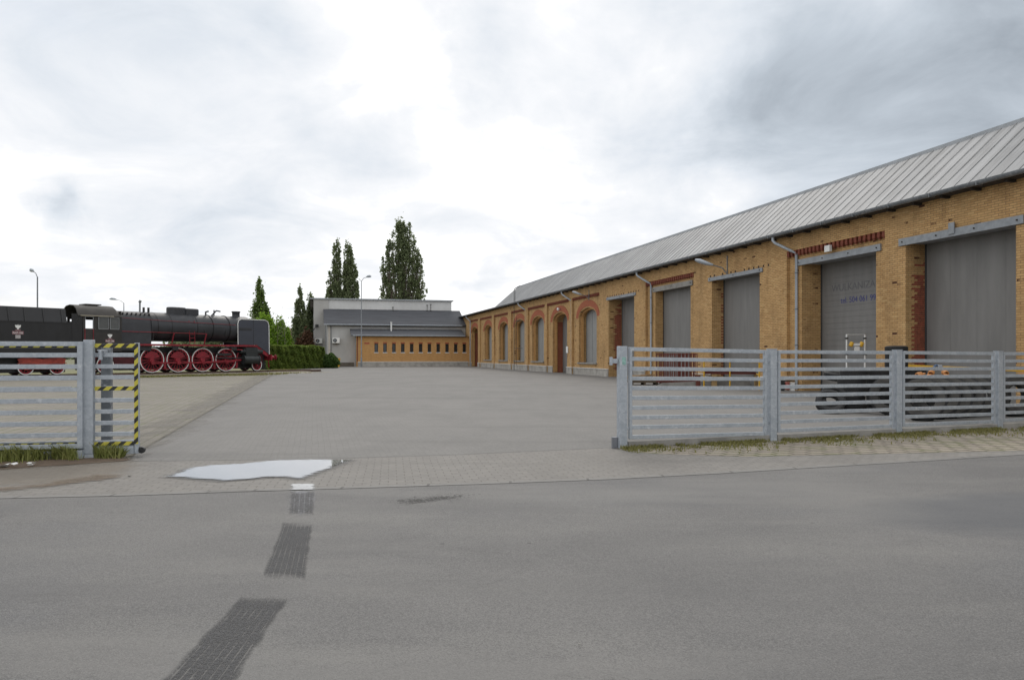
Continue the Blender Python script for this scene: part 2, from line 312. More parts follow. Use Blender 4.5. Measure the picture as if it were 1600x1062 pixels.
LEAFP = leaf_mat('poplar_leaves', (.11, .145, .07), (.29, .335, .18), .55)
LEAFG = leaf_mat('fresh_leaves', (.15, .27, .02), (.30, .46, .06), .55)
LEAFH = leaf_mat('hedge_leaves', (.075, .14, .024), (.22, .27, .055), .45)
LEAFB = leaf_mat('brown_twigs', (.07, .035, .02), (.13, .07, .04), .2)
GRASSM = leaf_mat('grass_blades', (.16, .21, .04), (.42, .41, .16), .45)
GRASSY = leaf_mat('mossy_grass_blades', (.15, .16, .045), (.32, .29, .12), .4)

# ------------------------------------------------------------------ mesh helper
class MB:
    def __init__(s): s.v = []; s.f = []
    def add(s, vs, fs):
        o = len(s.v); s.v += [tuple(v) for v in vs]; s.f += [tuple(i+o for i in f) for f in fs]; return s
    def box(s, x0, x1, y0, y1, z0, z1):
        if x0 > x1: x0, x1 = x1, x0
        if y0 > y1: y0, y1 = y1, y0
        if z0 > z1: z0, z1 = z1, z0
        return s.add([(x0,y0,z0),(x1,y0,z0),(x1,y1,z0),(x0,y1,z0),(x0,y0,z1),(x1,y0,z1),(x1,y1,z1),(x0,y1,z1)],
              [(0,3,2,1),(4,5,6,7),(0,1,5,4),(1,2,6,5),(2,3,7,6),(3,0,4,7)])
    def bar(s, a, b, w, h, up=(0, 0, 1)):
        a = Vector(a); b = Vector(b); d = (b-a).normalized(); up = Vector(up)
        if abs(d.dot(up)) > .98: up = Vector((0, 1, 0))
        sx = d.cross(up).normalized()*w/2; sz = sx.cross(d).normalized()*h/2
        vs = [p+i*sx+j*sz for p in (a, b) for i, j in ((-1,-1),(1,-1),(1,1),(-1,1))]
        return s.add(vs, [(0,1,2,3),(7,6,5,4),(0,4,5,1),(1,5,6,2),(2,6,7,3),(3,7,4,0)])
    def tube(s, pts, r, n=10, caps=True):
        pts = [Vector(p) for p in pts]; rs = r if isinstance(r, (list, tuple)) else [r]*len(pts)
        vs = []; fs = []; prev = None
        for i, p in enumerate(pts):
            d = (pts[min(i+1, len(pts)-1)]-pts[max(i-1, 0)]).normalized()
            if prev is None:
                up = Vector((0, 0, 1)) if abs(d.z) < .9 else Vector((1, 0, 0)); a = d.cross(up).normalized()
            else: a = (prev-d*prev.dot(d)).normalized()
            prev = a; b = d.cross(a)
            vs += [p+(a*math.cos(2*math.pi*k/n)+b*math.sin(2*math.pi*k/n))*rs[i] for k in range(n)]
        for i in range(len(pts)-1):
            fs += [(i*n+k, i*n+(k+1) % n, (i+1)*n+(k+1) % n, (i+1)*n+k) for k in range(n)]
        if caps: fs += [tuple(range(n))[::-1], tuple(range((len(pts)-1)*n, len(pts)*n))]
        return s.add(vs, fs)
    def prism(s, poly, y0, y1, axis='y'):   # poly in (x,z); extruded along y (or poly (y,z) along x; (x,y) along z)
        def P(p, t): return {'y': (p[0], t, p[1]), 'x': (t, p[0], p[1]), 'z': (p[0], p[1], t)}[axis]
        n = len(poly); vs = [P(p, y0) for p in poly]+[P(p, y1) for p in poly]
        fs = [tuple(range(n)), tuple(range(2*n-1, n-1, -1))]+[(i, i+n, (i+1) % n+n, (i+1) % n) for i in range(n)]
        return s.add(vs, fs)
    def revolve(s, prof, c, axis, n=32, closed=False):  # prof: (radius, offset along axis)
        c = Vector(c); ax = Vector(axis).normalized(); a = ax.orthogonal().normalized(); b = ax.cross(a); m = len(prof)
        vs = [c+ax*o+(a*math.cos(2*math.pi*k/n)+b*math.sin(2*math.pi*k/n))*r for k in range(n) for r, o in prof]
        mm = m if closed else m-1
        fs = [(k*m+i, k*m+(i+1) % m, ((k+1) % n)*m+(i+1) % m, ((k+1) % n)*m+i) for k in range(n) for i in range(mm)]
        return s.add(vs, fs)
    def build(s, name, m, parent=None, smooth=None, bevel=0):
        me = bpy.data.meshes.new(name); me.from_pydata(s.v, [], s.f); me.update()
        import bmesh
        b = bmesh.new(); b.from_mesh(me); bmesh.ops.recalc_face_normals(b, faces=b.faces); b.to_mesh(me); b.free()
        o = bpy.data.objects.new(name, me); COL.objects.link(o)
        if m: me.materials.append(m)
        if parent: o.parent = parent
        if smooth:
            me.shade_smooth(); me.set_sharp_from_angle(angle=R(smooth))
        if bevel:
            md = o.modifiers.new('bevel', 'BEVEL'); md.width = bevel; md.segments = 2; md.limit_method = 'ANGLE'
        return o
def tag(o, label=None, cat=None, group=None, kind=None):
    if label: o['label'] = label
    if cat: o['category'] = cat
    if group: o['group'] = group
    if kind: o['kind'] = kind
    return o
def thing(name, label, cat, loc=(0, 0, 0), rz=0, group=None):
    o = bpy.data.objects.new(name, None); COL.objects.link(o); o.location = loc; o.rotation_euler = (0, 0, rz)
    o.empty_display_size = .3
    return tag(o, label, cat, group)
def dup(root, loc, rz, label=None, group=None):
    def cp(o, par):
        c = o.copy(); COL.objects.link(c)
        if par: c.parent = par
        for ch in list(o.children): cp(ch, c)
        return c
    r = cp(root, None); r.location = loc
    r.rotation_euler = rz if isinstance(rz, tuple) else (0, 0, rz)
    if label: r['label'] = label
    if group: r['group'] = group
    return r
def quads_mesh(name, centers, sizes, rng, m, parent=None, upbias=0.0, loc=None, aspect=1.0):
    n = len(centers); c = np.asarray(centers, dtype=np.float32)
    a = rng.normal(size=(n, 3)); a /= np.linalg.norm(a, axis=1)[:, None]
    b = rng.normal(size=(n, 3)); b[:, 2] += upbias; b -= a*np.sum(a*b, axis=1)[:, None]; b /= np.linalg.norm(b, axis=1)[:, None]
    s = np.asarray(sizes)[:, None]/2
    a = a*s; b = b*s*aspect
    v = np.stack([c-a*.5-b, c+a*.5-b, c+a+b*.2, c+b, c-a+b*.2], axis=1).reshape(-1, 3)
    me = bpy.data.meshes.new(name); me.vertices.add(n*5); me.vertices.foreach_set('co', v.ravel())
    me.loops.add(n*5); me.loops.foreach_set('vertex_index', np.arange(n*5, dtype=np.int32))
    me.polygons.add(n); me.polygons.foreach_set('loop_start', np.arange(0, n*5, 5, dtype=np.int32))
    me.update(calc_edges=True); me.materials.append(m)
    o = bpy.data.objects.new(name, me); COL.objects.link(o)
    if parent: o.parent = parent
    if loc is not None: o.location = loc
    return o
def G(px, py): # a point of the photograph that lies on the level ground
    Y = F*CH/(py-HZ); return ((px-800)/F*Y, Y)
def sheet(name, pts, z, m, **kw):
    me = bpy.data.meshes.new(name); me.from_pydata([(x, y, z) for x, y in pts], [], [tuple(range(len(pts)))]); me.update()
    if me.polygons[0].normal.z < 0: me.flip_normals()
    o = bpy.data.objects.new(name, me); COL.objects.link(o); me.materials.append(m)
    return tag(o, **kw)

def fade_mat(name, col, dens=.5, scale=9, rough=.95, stretch=(1, 1, 1)):
    m = bpy.data.materials.new(name); m.use_nodes = True; nt = m.node_tree; L = nt.links.new
    p = nt.nodes['Principled BSDF']; p.inputs['Base Color'].default_value = (*col, 1); p.inputs['Roughness'].default_value = rough
    tc = nd(nt, 'ShaderNodeTexCoord'); q = nd(nt, 'ShaderNodeMapping'); q.inputs['Scale'].default_value = stretch; L(tc.outputs['Object'], q.inputs[0])
    n = nd(nt, 'ShaderNodeTexNoise', Scale=scale, Detail=7, Roughness=.7); L(q.outputs[0], n.inputs[0])
    mr = nd(nt, 'ShaderNodeMapRange'); L(n.outputs[0], mr.inputs[0]); mr.inputs[1].default_value = .62-dens*.3; mr.inputs[2].default_value = .70-dens*.2
    L(mr.outputs[0], p.inputs['Alpha']); return m
# ------------------------------------------------------------------ ground
sheet('ground', [(-900, -300), (900, -300), (900, 1500), (-900, 1500)], -.03, EARTH, kind='structure')
WX0, WSL = 21.4, -.2583
edge = [(-30, 6.5), (-12, 7.7), G(0, 780), G(200, 775.5), G(350, 770), G(550, 764), G(750, 757.5), G(950, 750), G(1120, 741), G(1280, 731), G(1440, 721.5), G(1600, 711), (14.0, 14.2), (30, 19.5)]
sheet('paved_yard', [(-34, 5), (32, 5), (32, 12), (27, 24), (WX0+1-.2583*60, 60), (WX0+1-.2583*118, 118), (-24, 114), G(525, 574), G(500, 574.5), G(447, 577.5), (-22.0, 62.5), (-34, 30)], 0, YARD, kind='structure')
sheet('road', [(-60, -40), (60, -40), (60, 30)]+edge[::-1]+[(-60, 3.5)], .008, ASPH, kind='structure')
def offset(pl, d):
    out = []
    for i, p in enumerate(pl):
        a = Vector(pl[max(i-1, 0)]); b = Vector(pl[min(i+1, len(pl)-1)]); t = (b-a).normalized(); out.append((p[0]-t.y*d, p[1]+t.x*d))
    return out
# gate line: a narrow steel channel across the drive
gl = [G(200, 721.4), G(480, 718.2), G(700, 711.5), G(944, 700.5)]
apr = [(-30, 11.2), (-8.2, 11.3)]+gl+[G(970, 702)]
vedge = [G(985, 706), G(1030, 709.5), G(1166, 713.6), G(1312, 710.5), G(1450, 707.5), G(1600, 704), (14.5, 16.2), (30, 22)]
sheet('driveway', edge+[(30, 22)]+vedge[::-1]+apr[::-1], .004, APRON, kind='structure')
MB().add([(x, y, .009) for x, y in gl]+[(x, y, .009) for x, y in offset(gl, .03)], [(i, i+1, i+5, i+4) for i in range(3)]).build('gate_channel', mat('dark_joint', (.07, .066, .06), .9, noise=.3), None)
tag(bpy.data.objects['gate_channel'], kind='structure')
ks = offset(edge, .14); kn = len(edge)
k = MB().add([(x, y, .0125) for x, y in edge]+[(x, y, .0125) for x, y in ks], [(i, i+1, i+1+kn, i+kn) for i in range(kn-1)]).build('kerb_strip', paver_mat('kerb_stone', (.215, .208, .196), (.19, .184, .174), (.09, .085, .08), 1.0, 3, .02, stain=(.165, .16, .148)), None)
tag(k, kind='structure')

# fence geometry (world x, y)
FP = [(1.885, 13.15), (4.83, 14.28), (7.75, 15.45), (10.48, 16.55), (13.4, 17.72), (16.3, 18.9)]
fdir = Vector((.93, .37)).normalized()
verge_in = [(1.75, 13.2)]+[(x-.02, y+.10) for x, y in FP]+[(30, 24.6)]
sheet('verge', vedge+verge_in[::-1], .0065, BEIGE2, kind='structure')
fl = MB()
for a, b in zip(FP, FP[1:]):
    fl.bar((a[0]+.1, a[1]+.05, .055), (b[0], b[1]+.01, .055), .09, .11)
tag(fl.build('kerb', CONC), kind='structure')
# beige paved area on the left, behind the gate
bl = lambda Y: -6.27-.2665*(Y-12.97)
sheet('parking_area', [(-34, 11.0), (-8.4, 11.55), G(204, 716), (bl(12.9), 12.9), (bl(64.5), 64.5), (-19.8, 60.3), (-23.2, 57.1), (-25.7, 53.6), (-36, 41.5), (-60, 12)], .006, BEIGE, kind='structure')
line = [(bl(12.0), 12.0), (bl(64.5), 64.5)]
tag(MB().add([(line[0][0], 12.0, .012), (line[0][0]+.05, 12.0, .012), (line[1][0]+.05, 64.5, .012), (line[1][0], 64.5, .012)], [(0, 1, 2, 3)]).build('kerb_line', mat('joint_earth', (.13, .12, .09), .95, noise=.4, nscale=3)), kind='structure')
sheet('grass_verge', [(-60, 13.5), (-36, 41.5), (-25.7, 53.3), (-23.2, 56.9), (-19.5, 60.0), (bl(66)+.4, 66), G(447, 577.5), (-24.5, 86), (-30, 90), (-60, 60)], .010, GRASSG, kind='structure')
# dirt in front of the left fence + the sandy silt streak
def patch(name, outline, z, m, jit, seed, sub=6):
    rd = random.Random(seed); pts = []
    for i, p in enumerate(outline):
        q = outline[(i+1) % len(outline)]
        for k in range(sub):
            t = k/sub; pts.append((p[0]+(q[0]-p[0])*t+rd.uniform(-jit, jit), p[1]+(q[1]-p[1])*t+rd.uniform(-jit, jit)*.5))
    return sheet(name, pts, z, m, kind='structure')
def soft_patch(name, outline, z, m, width, step=.06):
    """a stain or film on the ground; the attribute 'inside' runs from 0 outside to 1 well inside its outline"""
    O = np.array(outline); x0_, y0_ = O.min(0)-width; x1_, y1_ = O.max(0)+width
    nx = int((x1_-x0_)/step)+2; ny = int((y1_-y0_)/step)+2
    X, Y = np.meshgrid(np.linspace(x0_, x1_, nx), np.linspace(y0_, y1_, ny)); P = np.stack([X.ravel(), Y.ravel()], 1)
    d = np.full(len(P), 1e9); ins = np.zeros(len(P), bool)
    for i in range(len(O)):
        a_, b_ = O[i], O[(i+1) % len(O)]; ab = b_-a_; t = np.clip(((P-a_)@ab)/(ab@ab+1e-12), 0, 1); d = np.minimum(d, np.linalg.norm(P-(a_+t[:, None]*ab), axis=1))
        c = ((a_[1] > P[:, 1]) != (b_[1] > P[:, 1])); xi = a_[0]+(P[:, 1]-a_[1])/((b_[1]-a_[1]) or 1e-9)*(b_[0]-a_[0]); ins ^= c & (P[:, 0] < xi)
    val = np.clip(.5+np.where(ins, d, -d)/width*.5, 0, 1).astype(np.float32)
    fs = [(j*nx+i, j*nx+i+1, (j+1)*nx+i+1, (j+1)*nx+i) for j in range(ny-1) for i in range(nx-1) if max(val[j*nx+i], val[j*nx+i+1], val[(j+1)*nx+i], val[(j+1)*nx+i+1]) > 0]
    me = bpy.data.meshes.new(name); me.from_pydata([(x, y, z) for x, y in P], [], fs)
    at_ = me.attributes.new('inside', 'FLOAT', 'POINT'); at_.data.foreach_set('value', val); me.update()
    o = bpy.data.objects.new(name, me); COL.objects.link(o); me.materials.append(m); return tag(o, kind='structure')
def soften(m, scale=6, amp=1.0, stretch=(1, 1, 1), lo=.35, hi=.65, dens=1.0, base=None):
    nt = m.node_tree; L = nt.links.new; out_ = nt.nodes['Material Output']; src = out_.inputs[0].links[0].from_socket
    at_ = nd(nt, 'ShaderNodeAttribute', attribute_name='inside'); tc = nd(nt, 'ShaderNodeTexCoord'); q = nd(nt, 'ShaderNodeMapping'); q.inputs['Scale'].default_value = stretch; L(tc.outputs['Object'], q.inputs[0])
    n = nd(nt, 'ShaderNodeTexNoise', Scale=scale, Detail=7, Roughness=.65); L(q.outputs[0], n.inputs[0])
    v = N(nt, L, 'ADD', at_.outputs['Fac'], N(nt, L, 'MULTIPLY', N(nt, L, 'SUBTRACT', n.outputs[0], .5), amp))
    mr = nd(nt, 'ShaderNodeMapRange'); L(v, mr.inputs[0]); mr.inputs[1].default_value = lo; mr.inputs[2].default_value = hi
    edge_ = N(nt, L, 'MULTIPLY', N(nt, L, 'GREATER_THAN', at_.outputs['Fac'], .02), N(nt, L, 'MULTIPLY', mr.outputs[0], dens))
    t = nd(nt, 'ShaderNodeBsdfTransparent'); mx = nd(nt, 'ShaderNodeMixShader'); L(edge_, mx.inputs[0]); L(t.outputs[0], mx.inputs[1]); L(src, mx.inputs[2]); L(mx.outputs[0], out_.inputs[0]); return m
DUST = soften(mat('sandy_paving_dust', (.26, .22, .17), .95, col2=(.34, .295, .24), nscale=3), 2.2, 1.5, (.5, 1.6, 1), .42, .9, .38)
_a, _b = line; soft_patch('kerb_dust', [(_a[0]-.9, 12.2), (_a[0]+.25, 12.2), (_b[0]+.3, 64), (_b[0]-1.1, 64)], .0135, soften(mat('grey_paving_dust', (.20, .19, .172), .95, col2=(.27, .25, .215), nscale=2), 1.3, 1.8, (1, .5, 1), .45, 1.0, .7), .8, .2)
soft_patch('paving_dust', [(-20, 9.2), G(-60, 768), G(0, 762), G(90, 757), G(190, 744), G(225, 728), G(205, 719), (-6.3, 12.0), (-8, 11.9), (-20, 11.6)], .0105, DUST, .35, .08)
SOIL = soften(mat('trodden_dirt', (.085, .060, .040), .95, col2=(.16, .115, .08), nscale=5, bump=.6), 4, 1.1, (.6, 1.5, 1), .30, .62, .95)
soft_patch('dirt', [(-20, 10.7), G(-40, 739), G(0, 734), G(60, 730), G(130, 725), G(190, 721), G(205, 719), (-6.3, 12.0), (-8, 11.9), (-20, 11.6)], .013, SOIL, .16, .05)
SILT = soften(mat('sandy_silt', (.135, .095, .062), .95, col2=(.22, .17, .12), nscale=9, bump=.4), 6, 2.0, (.5, 1.6, 1), .45, 1.15, .62)
soft_patch('sand_streak', [G(-60, 768), G(0, 762), G(60, 758), G(100, 750), G(150, 742.5), G(190, 742), G(190, 747), G(120, 757), G(60, 764), G(0, 770)], .016, SILT, .10, .04)
soft_patch('fine_gravel_spill', [G(600, 784), G(640, 779), G(710, 773), G(745, 774), G(700, 783), G(640, 790)], .0145, soften(mat('loose_grit', (.04, .038, .036), .95, col2=(.10, .095, .09), nscale=30), 30, 2.8, (1, 1, 1), .62, 1.0, .85), .22, .05)
# puddle
WATER = bpy.data.materials.new('puddle_water'); WATER.use_nodes = True
_p = WATER.node_tree.nodes['Principled BSDF']; _p.inputs['Base Color'].default_value = (.09, .088, .082, 1); _p.inputs['Roughness'].default_value = .4
_o = WATER.node_tree.nodes['Material Output']; _g = nd(WATER.node_tree, 'ShaderNodeBsdfGlossy'); _g.inputs['Roughness'].default_value = .02; _g.inputs[0].default_value = (.95, .97, 1, 1)
_m = nd(WATER.node_tree, 'ShaderNodeMixShader'); _fr = nd(WATER.node_tree, 'ShaderNodeFresnel', IOR=2.5)
_l = WATER.node_tree.links.new; _l(_fr.outputs[0], _m.inputs[0]); _l(_p.outputs[0], _m.inputs[1]); _l(_g.outputs[0], _m.inputs[2]); _l(_m.outputs[0], _o.inputs[0])
soften(WATER, 5, 1.0, (.5, 3.2, 1), .42, .60)
pud = [(266,745.5),(284,739),(299,732.5),(330,728.5),(381,725.5),(432,720.2),(480,719.6),(547,719.6),(538,722.5),(532,725),(522,729),(512,733),(504,735.8),(490,741),(480,745),(468,749),(448,746),(414,746.2),(385,749.5),(352,752),(325,750),(299,748.4)]
pg = [G(*p) for p in pud]
WET = soften(mat('wet_paving', (.10, .097, .09), .45, noise=.1), 5, .9, (.5, 3, 1), .22, .5, .65)
soft_patch('wet_rim', pg, .0135, WET, .22, .04)
soft_patch('puddle', pg, .018, WATER, .17, .04)

# paint patch and tyre tread marks on the road
def tread_mat(name, dark, light, grooves, dens, white=None):
    m = bpy.data.materials.new(name); m.use_nodes = True; nt = m.node_tree; L = nt.links.new
    p = nt.nodes['Principled BSDF']; p.inputs['Roughness'].default_value = .75
    uv = nd(nt, 'ShaderNodeUVMap'); s = nd(nt, 'ShaderNodeSeparateXYZ'); L(uv.outputs[0], s.inputs[0])
    tc = nd(nt, 'ShaderNodeTexCoord')
    n = nd(nt, 'ShaderNodeTexNoise', Scale=55, Detail=4, Roughness=.7); L(tc.outputs['Object'], n.inputs[0])
    nb = nd(nt, 'ShaderNodeTexNoise', Scale=4, Detail=3); L(tc.outputs['Object'], nb.inputs[0])
    w = N(nt, L, 'ABSOLUTE', N(nt, L, 'SINE', N(nt, L, 'MULTIPLY', s.outputs[0], math.pi*grooves)))
    groove = N(nt, L, 'LESS_THAN', N(nt, L, 'ADD', w, N(nt, L, 'MULTIPLY', N(nt, L, 'SUBTRACT', nb.outputs[0], .45), 1.1)), .24)
    zig = N(nt, L, 'ADD', N(nt, L, 'MULTIPLY', s.outputs[1], 30), N(nt, L, 'MULTIPLY', N(nt, L, 'PINGPONG', N(nt, L, 'MULTIPLY', s.outputs[0], grooves), .5), 1.4))
    cross = N(nt, L, 'LESS_THAN', N(nt, L, 'FRACT', zig), .22)
    gap = N(nt, L, 'MAXIMUM', N(nt, L, 'MULTIPLY', groove, .85), N(nt, L, 'MULTIPLY', cross, .45))
    a = N(nt, L, 'SUBTRACT', 1.0, gap)
    ns = nd(nt, 'ShaderNodeMapRange'); L(n.outputs[0], ns.inputs[0]); ns.inputs[1].default_value = .62; ns.inputs[2].default_value = .50
    a = N(nt, L, 'MULTIPLY', a, N(nt, L, 'ADD', N(nt, L, 'MULTIPLY', ns.outputs[0], .75), .25))
    # ragged ends and sides
    ey = N(nt, L, 'MULTIPLY', N(nt, L, 'MINIMUM', s.outputs[1], N(nt, L, 'SUBTRACT', 1.0, s.outputs[1])), 9.0)
    ex = N(nt, L, 'MULTIPLY', N(nt, L, 'MINIMUM', s.outputs[0], N(nt, L, 'SUBTRACT', 1.0, s.outputs[0])), 9.0)
    e = N(nt, L, 'ADD', N(nt, L, 'MINIMUM', ex, ey), N(nt, L, 'MULTIPLY', N(nt, L, 'SUBTRACT', N(nt, L, 'ADD', nb.outputs[0], N(nt, L, 'MULTIPLY', n.outputs[0], .9)), 1.02), 1.7), clamp=True)
    a = N(nt, L, 'MULTIPLY', N(nt, L, 'MULTIPLY', a, e), dens, clamp=True)
    L(a, p.inputs['Alpha']); L(MIX(nt, L, n.outputs[0], dark, light), p.inputs['Base Color'])
    return m
def strip(name, quad, z, m, nseg=8):
    # quad: far-left, far-right, near-right, near-left in photo pixels on the ground
    a, b, c, d = [Vector(G(*q)) for q in quad]; vs = []; fs = []; uvs = []
    for i in range(nseg+1):
        t = i/nseg; l = a.lerp(d, t); r = b.lerp(c, t); vs += [(l.x, l.y, z), (r.x, r.y, z)]; uvs += [(0, t), (1, t)]
    fs = [(2*i, 2*i+1, 2*i+3, 2*i+2) for i in range(nseg)]
    me = bpy.data.meshes.new(name); me.from_pydata(vs, [], fs); me.update()
    if me.polygons[0].normal.z < 0: me.flip_normals()
    u = me.uv_layers.new(name='UVMap')
    for lp in me.loops: u.data[lp.index].uv = uvs[lp.vertex_index]
    o = bpy.data.objects.new(name, me); COL.objects.link(o); me.materials.append(m); return tag(o, kind='structure')
TR1 = tread_mat('rubber_tread_mark', (.032, .032, .034), (.065, .065, .067), 8, 1.0)
TR2 = tread_mat('worn_tread_mark', (.05, .05, .052), (.09, .09, .09), 5, .75)
PAINT = fade_mat('worn_road_paint', (.52, .53, .54), .85, 22)
WP = [G(456, 757.5), G(490, 757.5), G(491, 767), G(455, 767)]
soft_patch('paint_patch', WP, .0185, soften(mat('worn_road_paint', (.55, .56, .57), .8, noise=.08), 26, 2.4, (1, 1, 1), .40, .80, .85), .04, .015)
soft_patch('faded_paint', [G(455, 768), G(491, 768), G(493, 780), G(488, 797), G(470, 806), G(454, 800), G(452, 786)], .0112, soften(mat('faded_road_paint', (.27, .27, .285), .85, noise=.2, nscale=20), 22, 2.2, (1, 1, 1), .45, .9, .8), .10, .02)
strip('tread_mark', [(454, 769), (492, 769), (491, 806), (450, 806)], .0135, TR2)
strip('tread_mark', [(441, 817), (490, 817), (478, 911), (406, 906)], .0105, TR1)
strip('tread_mark', [(378, 930), (455, 933), (330, 1130), (215, 1100)], .0105, TR1, 12)

# ------------------------------------------------------------------ main brick workshop (local x runs along the wall towards the viewer, y into the building)
S0 = 108.9
def WP_(S): return (WX0-.2501*S, .9682*S, 0)
W_RZ = math.atan2(-.9682, .2501)
hall = thing('brick_workshop', 'long yellow brick workshop with grey gates, arched windows and pale metal roof', 'workshop building', WP_(S0), W_RZ)
def lx(S): return S0-S
def Spx(px): return 26527/(px-490)
NEAR, FAR = lx(9), lx(119)
WT = 1.4; ZT = 7.02; ZP = .52
wall = MB(); rim = MB(); arcs = []
def arch_pts(c, hw, zs, rise, n=14):
    # segmental/elliptic arch from left to right
    return [(c-hw*math.cos(math.pi*i/n), zs+rise*math.sin(math.pi*i/n)) for i in range(n+1)]
# openings: (S centre, half width, type)
ARCH = {'F': 61.95, 'G': 68.95, 'H': 75.7, 'I': 82.4, 'J': 89.3, 'K': 97.3, 'L': 105.3}
panels = {'F': (65.2, 59.4), 'G': (72.26, 66.5), 'H': (78.7, 73.5), 'I': (85.3, 80.5), 'J': (93.5, 87.4), 'K': (101.4, 95.3), 'L': (108.2, 103.3)}
RECT = {'A': (57.55, 52.95), 'B': (49.84, 45.33), 'C': (42.63, 38.06), 'D': (34.89, 30.37), 'E': (28.67, 24.17)}
REV = {'A': 1.05, 'B': .72, 'C': .72, 'D': 1.16, 'E': .85}
rpan = {'B': (50.78, 44.66), 'D': (35.62, 29.72)}
RD = .16   # panel recess
KR = 1.0075
panels = {k: (v[0]*KR, v[1]) for k, v in panels.items()}; rpan = {k: (v[0]*KR, v[1]) for k, v in rpan.items()}; ARCH = {k: v*KR for k, v in ARCH.items()}
for k in 'BD': RECT[k] = (RECT[k][0]*1.0035, RECT[k][1]+.0)
HWA = 2.02
def zcut(x0, x1, y0, z0, z1): wall.box(x0, x1, y0, WT, z0, z1)
# intervals on the wall in local x, built from far to near
segs = []
cur = FAR
order = ['L', 'K', 'J', 'I', 'H', 'G', 'F']
for kx in order:
    p0, p1 = lx(panels[kx][0]), lx(panels[kx][1]); c = lx(ARCH[kx]); hw = HWA
    zcut(cur, p0, 0, 0, ZT)                                    # pilaster
    o0, o1 = max(c-hw, p0+.06), min(c+hw, p1-.02); hw = (o1-o0)/2; c = (o0+o1)/2
    zb = 0 if kx in 'GL' else .86
    zs, rise = 4.55, .75
    if p0 < o0: zcut(p0, o0, RD, 0, 6.28)
    zcut(o1, p1, RD, 0, 6.28)
    if zb: zcut(o0, o1, RD, 0, zb)
    ap = arch_pts(c, hw, zs, rise)
    wall.prism([(o0, 6.28)]+ap+[(o1, 6.28)], RD, WT)
    zcut(p0, p1, 0, 6.28, ZT)
    arcs.append((kx, c, hw, zs, rise, zb, p0, p1)); cur = p1
for kx in ['A', 'B', 'C', 'D', 'E']:
    o0, o1 = lx(RECT[kx][0]), lx(RECT[kx][1]); zt = 5.72
    if kx in rpan:
        p0, p1 = lx(rpan[kx][0]), lx(rpan[kx][1])
        zcut(cur, p0, 0, 0, ZT); zcut(p0, o0, RD, 0, 6.25); zcut(o1, p1, RD, 0, 6.25); zcut(o0, o1, RD, zt, 6.25); zcut(p0, p1, 0, 6.25, ZT); cur = p1
    else:
        zcut(cur, o0, 0, 0, ZT); zcut(o0, o1, 0, zt, ZT); cur = o1
for a, b in ((21.5, 17.2), (14.5, 10.3)):   # further gates beyond the right edge of the photo
    zcut(cur, lx(a), 0, 0, ZT); zcut(lx(a), lx(b), 0, 5.72, ZT); cur = lx(b)
zcut(cur, NEAR, 0, 0, ZT)
w_o = wall.build('wall', YB, hall)
# inner body so that nothing is see-through, end walls, flat roof
MB().box(FAR+.02, NEAR-.02, WT+.01, 17.8, 0, 6.9).build('rear_wall', YB, hall)
# steep sheet roof
RT = lx(91.5)
e0, e1 = (-.45, 7.10), (2.14, 9.36)
rb = MB().prism([e0, e1, (2.14, 9.24), (-.45, 6.98)], RT, NEAR+.3, axis='x'); rb.build('roof', ROOFM, hall)
sm = MB(); x = RT+.05
dirv = Vector((0, e1[0]-e0[0], e1[1]-e0[1])).normalized()
while x < NEAR+.2:
    sm.bar((x, e0[0], e0[1]+.010), (x, e1[0]-.02, e1[1]+.010), .018, .016); x += .6
sm.build('standing_seam', mat('seam_metal', (.22, .22, .22), .6, noise=.2), hall)
MB().box(RT-.05, NEAR+.3, 2.145, 2.45, 9.24, 9.49).build('ridge_capping', ROOFEND, hall)
MB().prism([(2.46, 9.3), (17.5, 9.7), (17.5, 7.0), (2.46, 6.95)], RT, NEAR, axis='x').build('upper_roof', ROOFD, hall)
MB().prism([(-.40, 6.96), (2.13, 9.22), (2.13, 6.96)], RT+.02, RT+.12, axis='x').build('gable', ROOFEND, hall)
MB().prism([(-.50, 7.06), (17.5, 7.6), (17.5, 7.03), (-.50, 6.97)], FAR-2.2, RT-.06, axis='x').build('lower_roof', ROOFD, hall)
# eaves: soffit, rafter ends, gutter
sf = MB().box(FAR-2, NEAR, -.40, -.005, 6.93, 6.965)
x = FAR-1.5
while x < NEAR: sf.box(x, x+.10, -.34, -.008, 6.85, 6.929); x += 1.25
sf.build('soffit', SOFF, hall)
gt = MB(); gp = [(-.54+.115*math.cos(t), 7.03+.115*math.sin(t)) for t in [math.pi+math.pi*i/8 for i in range(9)]]+[(-.54+.095*math.cos(t), 7.03+.095*math.sin(t)) for t in [2*math.pi-math.pi*i/8 for i in range(9)]]
gt.prism(gp, FAR-2.1, NEAR+.2, axis='x'); gt.build('gutter', ZINCD, hall, smooth=40)
gb = MB(); x = RT
while x < NEAR: gb.box(x, x+.03, -.665, -.42, 6.90, 7.03); x += 1.9
gb.build('gutter_bracket', ZINCD, hall)
